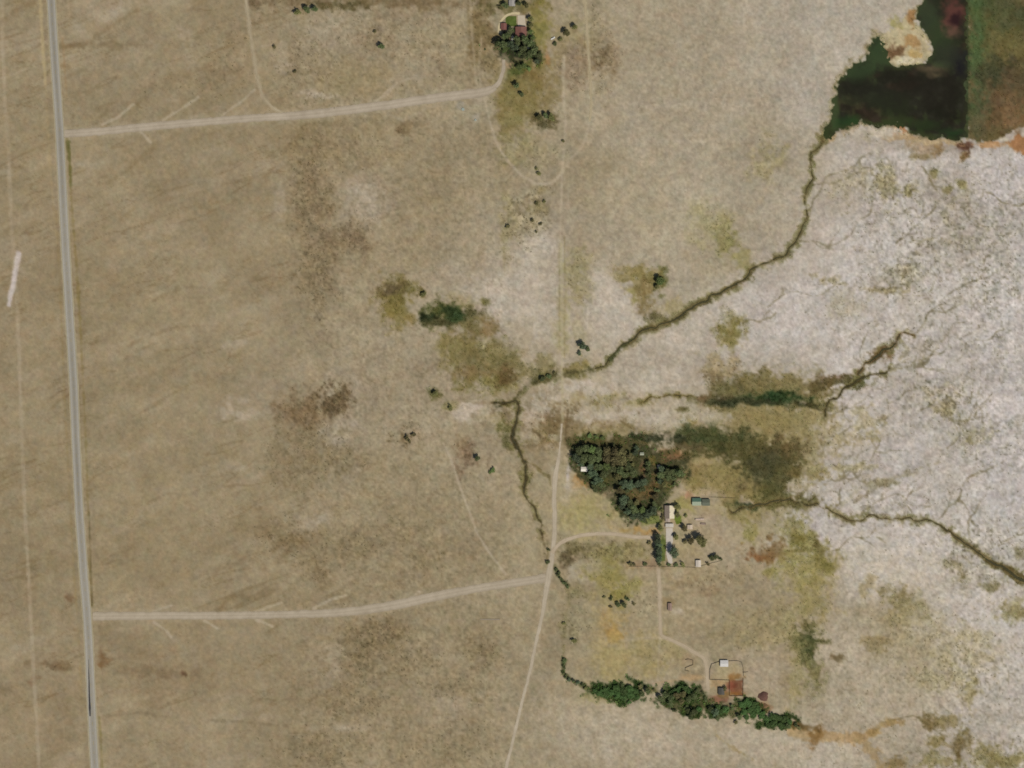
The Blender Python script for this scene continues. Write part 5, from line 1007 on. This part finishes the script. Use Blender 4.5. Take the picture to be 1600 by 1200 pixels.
G = 'trees crowding round the red roofed farmhouse'
stand([(784, 70, 8, 'dark'), (781, 64, 5, 'dark'), (796, 70, 7, 'blue'), (805, 74, 7, 'blue'), (809, 68, 6, 'dark'), (816, 77, 7.5, 'dark'), (829, 70, 8, 'dark'), (836, 78, 8, 'dark'), (828, 85, 7, 'dark'), (842, 85, 6, 'dark'), (820, 86, 6, 'dark'), (807, 60, 6, 'dark'), (793, 56, 6, 'dark'), (820, 63, 6, 'dark'), (776, 70, 5, 'dark'), (786, 58, 5, 'dark'), (812, 84, 5, 'dark')], 'tree in the dense dark clump south of the red roofed farmhouse', G, hf=1.35)
stand([(798, 48, 6, 'dark', 'dark tree standing between the red shed and the red roofed house'), (789, 78, 5, 'mid', 'lighter green tree at the southwest tip of the northern farm trees'), (829, 50, 5.5, 'mid', 'green tree directly right of the red farmhouse roof'), (829, 40, 5, 'olive', 'middle tree of the green row right of the pale pad'), (829, 30, 5, 'olive', 'top tree of the green row right of the pale pad'), (833, 59, 5, 'mid', 'lowest tree of the green row right of the red roofed house'),
       (839, 97, 5, 'blue', 'grey-green tree alone below the northern tree clump'), (811, 106, 5, 'mid', 'left bush of the bright green garden thicket'), (819, 104, 5, 'mid', 'middle bush of the bright green garden thicket'), (827, 107, 4.5, 'mid', 'right bush of the bright green garden thicket'),
       (807, 134, 6, 'dark', 'larger upper tree of the dark pair south of the northern garden'), (815, 148, 5, 'dark', 'smaller lower tree of the dark pair south of the northern garden'),
       (843, 184, 5.5, 'olive', 'leftmost bush of the short olive hedge'), (852, 182, 5, 'dark', 'darker middle bush of the short olive hedge'), (862, 184, 5.5, 'olive', 'rightmost bush of the short olive hedge'),
       (885, 52, 6, 'olive', 'olive tree right of the white pickup'), (898, 44, 5, 'olive', 'small olive tree farthest right of the northern farm'), (867, 68, 4, 'dark', 'dark shrub just below the white pickup'), (876, 62, 4, 'olive', 'shrub between the white pickup and the olive tree'), (758, 77, 2, 'dark', 'tiny black shrub on the bare patch left of the northern trees'),
       (790, 8, 5.5, 'dark', 'dark tree left of the grey shed at the top edge'), (810, 5, 5, 'dark', 'dark tree right of the grey shed at the top edge'), (782, 12, 4, 'olive', 'olive shrub at the top edge left of the dark tree'), (822, 9, 5, 'olive', 'olive tree at the top edge above the concrete pad'),
       (429, 74, 4.5, 'brown', 'lone dark shrub beside the northern pasture track'), (596, 72, 5, 'dark', 'lone dark green shrub in the fenced northern pasture'), (586, 49, 4, 'brown', 'brown shrub above the lone dark green shrub in the northern pasture'),
       (465, 20, 5, 'olive', 'leftmost shrub of the short green row at the top edge'), (480, 16, 6, 'dark', 'large middle shrub of the short green row at the top edge'), (492, 14, 5, 'dark', 'right shrub of the short green row at the top edge'),
       (461, 112, 3.5, 'brown', 'small brown shrub in the scrubby northwest pasture')], None, None)
SM = [(880, 221, 3.5, 'olive', 'small olive shrub on the track line below the hedge'), (842, 271, 4, 'olive', 'olive shrub where the farm track turns east'), (838, 263, 3, 'brown', 'brown shrub just above the track turn'), (832, 344, 4, 'brown', 'largest brown shrub in the scrubby strip of the centre north'), (838, 318, 3.5, 'olive', 'olive shrub at the top of the scrubby strip'), (850, 315, 3, 'olive', 'right shrub at the top of the scrubby strip'), (845, 350, 3, 'brown', 'small brown shrub right of the scrubby strip'), (838, 362, 3, 'brown', 'lowest brown shrub of the scrubby strip'), (793, 354, 3.5, 'brown', 'shrub on the old fence line west of the scrubby strip'),
      (909, 540, 7.5, 'blue', 'dark blue-green tree beside the north-south track'), (905, 552, 4, 'blue', 'small dark tree below the blue-green trackside tree'), (918, 545, 4.5, 'dark', 'small tree right of the blue-green trackside tree'), (1031, 440, 7, 'mid', 'green tree in the olive meadow north of the creek'), (1027, 449, 5, 'olive', 'lower olive bush of the meadow north of the creek'),
      (848, 592, 5, 'dark', 'dark creek bank shrub right of the meadow centre'), (857, 588, 4, 'dark', 'middle creek bank shrub near the track crossing'), (866, 583, 3.5, 'olive', 'creek bank shrub closest to the track crossing'), (680, 616, 5, 'olive', 'lone olive shrub west of the creek head'), (746, 716, 5, 'dark', 'dark shrub beside the reddish bare patch'), (771, 735, 4.5, 'mid', 'green shrub between the reddish patch and the creek'), (766, 738, 3, 'mid', 'tiny green shrub touching the shrub west of the creek'),
      (636, 684, 4.5, 'brown', 'left shrub of the small brown cluster in the western pasture'), (646, 679, 4, 'brown', 'right shrub of the small brown cluster in the western pasture'), (640, 690, 3.5, 'brown', 'lowest shrub of the small brown cluster in the western pasture'), (704, 637, 4.5, 'olive', 'flat olive shrub above the pale bank west of the creek'), (662, 460, 4.5, 'olive', 'round shrub by itself above the dark marsh pool'),
      (857, 859, 3.5, 'dark', 'upper dark shrub beside the lane junction'), (856, 878, 3.5, 'dark', 'lower dark shrub beside the lane junction'), (546, 947, 0, 'dark', '')]
for s in SM:
    if s[2]: tree(*s)
G = 'shrubs along the ditch south of the lane junction'
stand([(869, 890, 3.5, 'dark'), (873, 897, 4, 'dark'), (877, 905, 4, 'dark'), (882, 911, 4, 'dark'), (887, 917, 3.5, 'dark')], 'dark shrub in the short slanting row below the lane junction', G, by='top')
stand([(955, 935, 4, 'dark', 'dark shrub at the upper left of the paddock cluster'), (944, 933, 2.5, 'brown', 'tiny brown shrub left of the paddock cluster'), (965, 944, 4.5, 'dark', 'left lower shrub of the paddock cluster'), (975, 945, 5, 'dark', 'largest dark shrub of the paddock cluster'), (980, 936, 4, 'dark', 'upper right shrub of the paddock cluster'), (990, 943, 3.5, 'brown', 'rightmost shrub of the paddock cluster'), (954, 948, 3.5, 'brown', 'brown shrub below the paddock cluster'),
       (897, 1001, 4.5, 'olive', 'lone olive shrub in the southern paddock'), (881, 974, 3.5, 'olive', 'thin olive shrub on the southern paddock edge')], None, None)
G = 'shrubs along the curved southern ditch'
stand([(882, 1033, 4, 'dark'), (881, 1042, 3.5, 'dark'), (880, 1051, 3.5, 'dark'), (884, 1057, 3.5, 'dark'), (889, 1062, 3.5, 'blue'), (896, 1063, 3.5, 'blue'), (903, 1066, 3.5, 'blue'), (910, 1069, 3.5, 'dark'), (915, 1075, 3.5, 'olive')], 'dark shrub of the curved ditch row before the southern thickets', G, by='top')
G = 'willows of the western southern thicket'
stand([(930, 1080, 5, 'willow'), (937, 1083, 6, 'willow'), (946, 1078, 6, 'willow'), (947, 1086, 6, 'willow'), (955, 1082, 7, 'willow'), (963, 1076, 6.5, 'willow'), (965, 1086, 6.5, 'willow'), (974, 1079, 7, 'willow'), (975, 1090, 6, 'willow'), (984, 1076, 6.5, 'willow'), (985, 1086, 7, 'willow'), (995, 1080, 6.5, 'willow'), (996, 1089, 5.5, 'willow'), (1004, 1083, 6, 'dark'), (1012, 1080, 5, 'dark'), (972, 1070, 4, 'dark'), (1000, 1073, 4, 'brown'), (983, 1097, 4.5, 'willow')], 'willow bush of the long oval thicket beside the curved ditch', G)
G = 'willows of the middle southern thicket'
stand([(1032, 1091, 6, 'dark'), (1040, 1085, 6, 'dark'), (1048, 1091, 6.5, 'dark'), (1050, 1081, 6, 'willow'), (1058, 1087, 6.5, 'brown'), (1060, 1078, 6, 'willow'), (1068, 1084, 6.5, 'brown'), (1070, 1076, 5.5, 'willow'), (1078, 1080, 6, 'willow'), (1084, 1087, 6, 'dark'), (1076, 1092, 5.5, 'dark'), (1064, 1095, 5.5, 'brown'), (1047, 1100, 5, 'dark'), (1090, 1080, 4, 'dark'), (1054, 1110, 4.5, 'dark'), (1022, 1078, 3.5, 'brown')], 'bush of the brownish green thicket west of the corral', G)
stand([(1098, 1083, 4, 'dark', 'upper small bush between the thicket and the corral lane'), (1102, 1092, 4.5, 'dark', 'lower small bush between the thicket and the corral lane')], None, None)
G = 'bushes of the low thicket southwest of the corral'
stand([(1075, 1110, 5.5, 'dark'), (1084, 1113, 6, 'dark'), (1079, 1120, 5, 'dark'), (1092, 1108, 5, 'willow'), (1072, 1104, 4, 'dark')], 'dark bush of the small thicket hanging below the middle thicket', G)
G = 'willows just below the red pens'
stand([(1110, 1108, 5, 'dark'), (1117, 1113, 6.5, 'blue'), (1126, 1112, 6.5, 'willow'), (1134, 1109, 6, 'willow'), (1122, 1105, 5, 'willow'), (1120, 1121, 5, 'dark'), (1144, 1105, 4, 'dark')], 'green willow bush just below the reddish pen ground', G)
G = 'willows of the eastern southern thicket'
stand([(1160, 1101, 6, 'willow'), (1169, 1098, 7, 'willow'), (1178, 1101, 6.5, 'willow'), (1184, 1108, 7, 'willow'), (1172, 1109, 7, 'willow'), (1163, 1113, 6.5, 'willow'), (1178, 1117, 7, 'willow'), (1190, 1117, 7, 'willow'), (1198, 1124, 7, 'willow'), (1207, 1119, 7, 'willow'), (1216, 1121, 7, 'willow'), (1226, 1124, 6.5, 'willow'), (1234, 1128, 5.5, 'willow'), (1209, 1131, 7, 'willow'), (1220, 1134, 7, 'willow'), (1231, 1134, 5, 'dark'), (1200, 1133, 6, 'willow'), (1167, 1121, 5, 'willow'), (1155, 1120, 5, 'dark'), (1243, 1132, 4, 'dark'), (1248, 1137, 4, 'brown'), (1150, 1128, 4, 'brown')], 'willow bush of the bright green thicket below the maroon heap', G)

G = 'trees of the western grove'
stand([(897, 699, 4, 'dark'), (905, 704, 7.5, 'dark'), (915, 701, 7.5, 'dark'), (925, 702, 7, 'mid'), (935, 706, 8, 'dark'), (902, 716, 7.5, 'blue'), (913, 716, 8, 'dark'), (925, 717, 8, 'dark'), (937, 716, 7.5, 'dark'), (922, 729, 7, 'blue'), (927, 739, 8, 'blue'), (936, 749, 8, 'blue'), (929, 753, 6, 'blue'), (944, 741, 7, 'dark'), (936, 729, 7.5, 'dark'), (948, 729, 7, 'mid'), (930, 762, 6, 'dark'), (939, 759, 6, 'dark'), (920, 743, 5, 'dark'), (907, 725, 5, 'blue'), (932, 683, 4.5, 'mid'), (922, 681, 4, 'mid'), (941, 684, 4.5, 'mid')], 'tree of the dark grove around the bright white cabin', G)
G = 'brownish trees in the middle of the grove'
stand([(948, 706, 7.5, 'brown'), (959, 705, 8, 'brown'), (970, 708, 7.5, 'brown'), (949, 718, 7.5, 'brown'), (961, 719, 8, 'brown'), (973, 720, 8, 'brown'), (985, 714, 6, 'brown')], 'brownish olive tree in the northern middle of the grove', G)
G = 'green trees in the middle of the grove'
stand([(957, 733, 7.5, 'dark'), (969, 735, 8, 'dark'), (981, 729, 7.5, 'dark'), (989, 738, 7, 'dark'), (978, 743, 6, 'dark'), (965, 745, 6, 'olive'), (989, 727, 5, 'olive')], 'green tree in the grove middle west of the bare reddish gap', G)
stand([(994, 700, 5, 'blue', 'upper of the two dark trees near the tiny pale green coop'), (992, 708, 5, 'blue', 'lower of the two dark trees near the tiny pale green coop')], None, None)
G = 'blue-green trees south of the reddish gap'
stand([(975, 757, 7.5, 'blue'), (985, 757, 7.5, 'blue'), (996, 756, 7.5, 'blue'), (1006, 754, 7, 'blue'), (1003, 764, 6, 'dark'), (968, 766, 6, 'brown'), (981, 767, 5, 'dark')], 'blue-green tree of the short row below the bare reddish gap', G)
G = 'slim trees of the single orchard row'
stand([(1012, 724, 4.5, 'dark'), (1012, 732, 4.5, 'dark'), (1012, 740, 4.5, 'dark')], 'slim dark tree of the short single row between two reddish strips', G, by='top', name='tree', cat='tree', hf=1.5)
G = 'trees of the southern grove tip'
stand([(975, 782, 7.5, 'blue'), (972, 791, 7, 'blue'), (984, 788, 7, 'dark'), (980, 799, 7, 'blue'), (990, 797, 7, 'dark'), (989, 807, 7, 'blue'), (1000, 807, 7, 'blue'), (1003, 797, 6.5, 'mid'), (1011, 803, 6.5, 'blue'), (1020, 797, 7, 'blue'), (1022, 788, 5, 'dark'), (995, 785, 5, 'brown'), (1006, 812, 5, 'dark')], 'blue-green tree of the southern grove tip above the ranch drive', G)
G = 'trees of the eastern orchard block'
stand([(1033, 733, 6.5, 'blue'), (1034, 743, 6.5, 'dark'), (1043, 736, 7, 'dark'), (1044, 745, 6, 'dark'), (1053, 738, 7, 'dark'), (1062, 740, 6.5, 'dark'), (1052, 746, 5.5, 'dark'), (1031, 751, 5, 'blue')], 'dark tree of the block right of the reddish orchard strip', G)
stand([(1024, 776, 5.5, 'brown', 'brownish tree above the southern grove tip'), (1026, 766, 4.5, 'dark', 'small dark tree left of the yellow orchard patch'), (1036, 757, 5, 'olive', 'olive tree at the lower end of the eastern orchard block'), (1053, 757, 3.5, 'dark', 'small black shrub right of the yellow orchard patch'),
       (1058, 792, 6, 'olive', 'olive tree at the upper right corner of the ranch house'), (1058, 804, 5, 'brown', 'dark brown tree at the lower right corner of the ranch house'), (1072, 806, 3.5, 'olive', 'small dark shrub east of the ranch house lawn'), (1036, 808, 4, 'brown', 'brown shrub at the lower left corner of the ranch house'), (1035, 797, 4, 'olive', 'shrub against the western wall of the ranch house'),
       (1032, 825, 5, 'olive', 'olive tree left of the carport'), (1014, 848, 3.5, 'brown', 'small brown shrub at the end of the ranch drive'), (1053.5, 864, 9.5, 'blue', 'large round blue-green tree over the lower concrete drive'), (1056, 839, 5, 'olive', 'pale olive tree right of the concrete drive'),
       (1069, 826, 5.5, 'brown', 'brown tree left of the pale pinkish hut'), (1070, 847, 4.8, 'brown', 'smallest brown tree of the three east of the drive'), (1079, 845, 7, 'brown', 'middle brown tree of the three east of the drive'), (1096, 842, 9.5, 'olive', 'largest olive tree of the three east of the drive'), (1098, 850, 5, 'olive', 'olive bush leaning on the largest tree east of the drive'),
       (1045, 882, 3.5, 'dark', 'small black shrub at the foot of the concrete drive'), (1056, 883, 4, 'dark', 'shrub below the large blue-green tree'), (1067, 882, 4.5, 'olive', 'olive shrub on the yard fence right of the blue-green tree'), (985, 881, 4, 'brown', 'left shrub of the pair on the western yard fence'), (991, 882, 4, 'brown', 'right shrub of the pair on the western yard fence'), (1008, 881, 3.5, 'dark', 'lone shrub on the yard fence left of the tall dark row'),
       (1112, 872, 4.5, 'dark', 'left shrub of the dark trio on the eastern yard fence'), (1118, 870, 5, 'dark', 'middle shrub of the dark trio on the eastern yard fence'), (1125, 873, 4, 'dark', 'right shrub of the dark trio on the eastern yard fence'), (1106, 881, 3.5, 'brown', 'brown shrub between the off-white shed and the dark trio'),
       (1133, 1076, 4, 'olive', 'olive shrub right of the dark roofed corral shed')], None, None)
G = 'tall dark row beside the concrete drive'
stand([(1028, 839, 5.5, 'blue'), (1028, 846, 6, 'blue'), (1029, 853, 6, 'blue'), (1029, 860, 6, 'blue'), (1029, 867, 6, 'blue'), (1029.5, 874, 5.5, 'blue'), (1030, 881, 4.5, 'dark')], 'tall dark tree of the tight row left of the concrete drive', G, by='top', name='tree', cat='tree', hf=1.25)

# ------------------------------------------------------------------ uncountable cover: reeds, sedge and scrub
def scatter(mask, dens, n_max, seed, lo=0.02):
    """random points on the fine grid where mask allows; dens = points per pixel² at mask 1"""
    r_ = np.random.default_rng(seed)
    n = int(1640 * 1240 * dens)
    px = r_.uniform(-20, 1620, n); py = r_.uniform(-20, 1220, n)
    p = samp(mask, px, py); keep = r_.random(n) < p
    px, py = px[keep], py[keep]
    if len(px) > n_max:
        k = r_.permutation(len(px))[:n_max]; px, py = px[k], py[k]
    return px, py, r_
def tufts(name, mask, dens, n_max, seed, size, height, nblade, shade, label, tint=None, width=.5):
    px, py, r_ = scatter(mask, dens, n_max, seed)
    n = len(px)
    base = np.stack([wx(px), wy(py), samp(HGT, px, py) - .05], 1)
    ccol = samp(COL, px, py)
    if tint is not None: ccol = ccol * (1 - tint[1]) + np.array(tint[0], float) * tint[1]
    ccol = lin(np.clip(ccol * r_.uniform(.82, 1.1, (n, 1)) * np.array(shade), 6, 240))
    sz = size * r_.uniform(.55, 1.45, (n, 1))
    Vs, Cs = [], []
    for b in range(nblade):
        a = r_.random((n, 1)) * 2 * math.pi; d = np.concatenate([np.cos(a), np.sin(a), np.zeros((n, 1))], 1); e = np.concatenate([-np.sin(a), np.cos(a), np.zeros((n, 1))], 1)
        o = d * sz * r_.uniform(.0, .45, (n, 1)); hgt = np.array([[0, 0, 1.0]]) * sz * height * r_.uniform(.6, 1.2, (n, 1))
        tip = o + d * sz * r_.uniform(.35, .9, (n, 1))
        Vs.append(np.stack([base + o - e * sz * width * .5, base + o + e * sz * width * .5, base + tip + hgt + e * sz * width * .35, base + tip + hgt - e * sz * width * .35], 1))
        Cs.append(np.repeat((ccol * r_.uniform(.85, 1.12, (n, 1)))[:, None, :], 4, 1))
    V = np.concatenate(Vs).reshape(-1, 3); Cc = np.concatenate(Cs).reshape(-1, 3)
    o = link(bpy.data.objects.new(name, raw_mesh(name, V, np.arange(len(V)).reshape(-1, 4), leafy, Cc)))
    return tag(o, label, 'vegetation', kind='stuff')
leafy = attr_mat('leaf_and_stem', rough=.8, grain=.1)
notroad = 1 - np.clip(MASK['road'] + near * .9, 0, 1)
tufts('reed_cover', MASK['reed'] * notroad, .25, 42000, 301, .8, .9, 4, (1.08, 1.13, 1.0), 'green and olive reeds and sedge of the wet ground')
tufts('understorey_cover', np.clip(MASK['bush'], 0, 1) * notroad, .12, 16000, 304, 1.1, .9, 5, (1.15, 1.3, 1.1), 'low green undergrowth between the trees and willows', tint=((66, 78, 44), .5), width=.9)
tufts('sagebrush_cover', np.clip(MASK['sage'], 0, 1) * notroad, .075, 26000, 302, .8, .5, 5, (1.0, 1.0, .95), 'low dusty sagebrush freckling the pastures and salt flat', tint=((112, 100, 74), .4), width=.9)
tufts('dry_grass_cover', np.clip(notroad, 0, 1) * (HGT > -.45), .006, 14000, 303, .6, .35, 3, (.97, .97, .92), 'thin dry bunch grass scattered over the open range', width=.8)
print('trees', cnt[0])
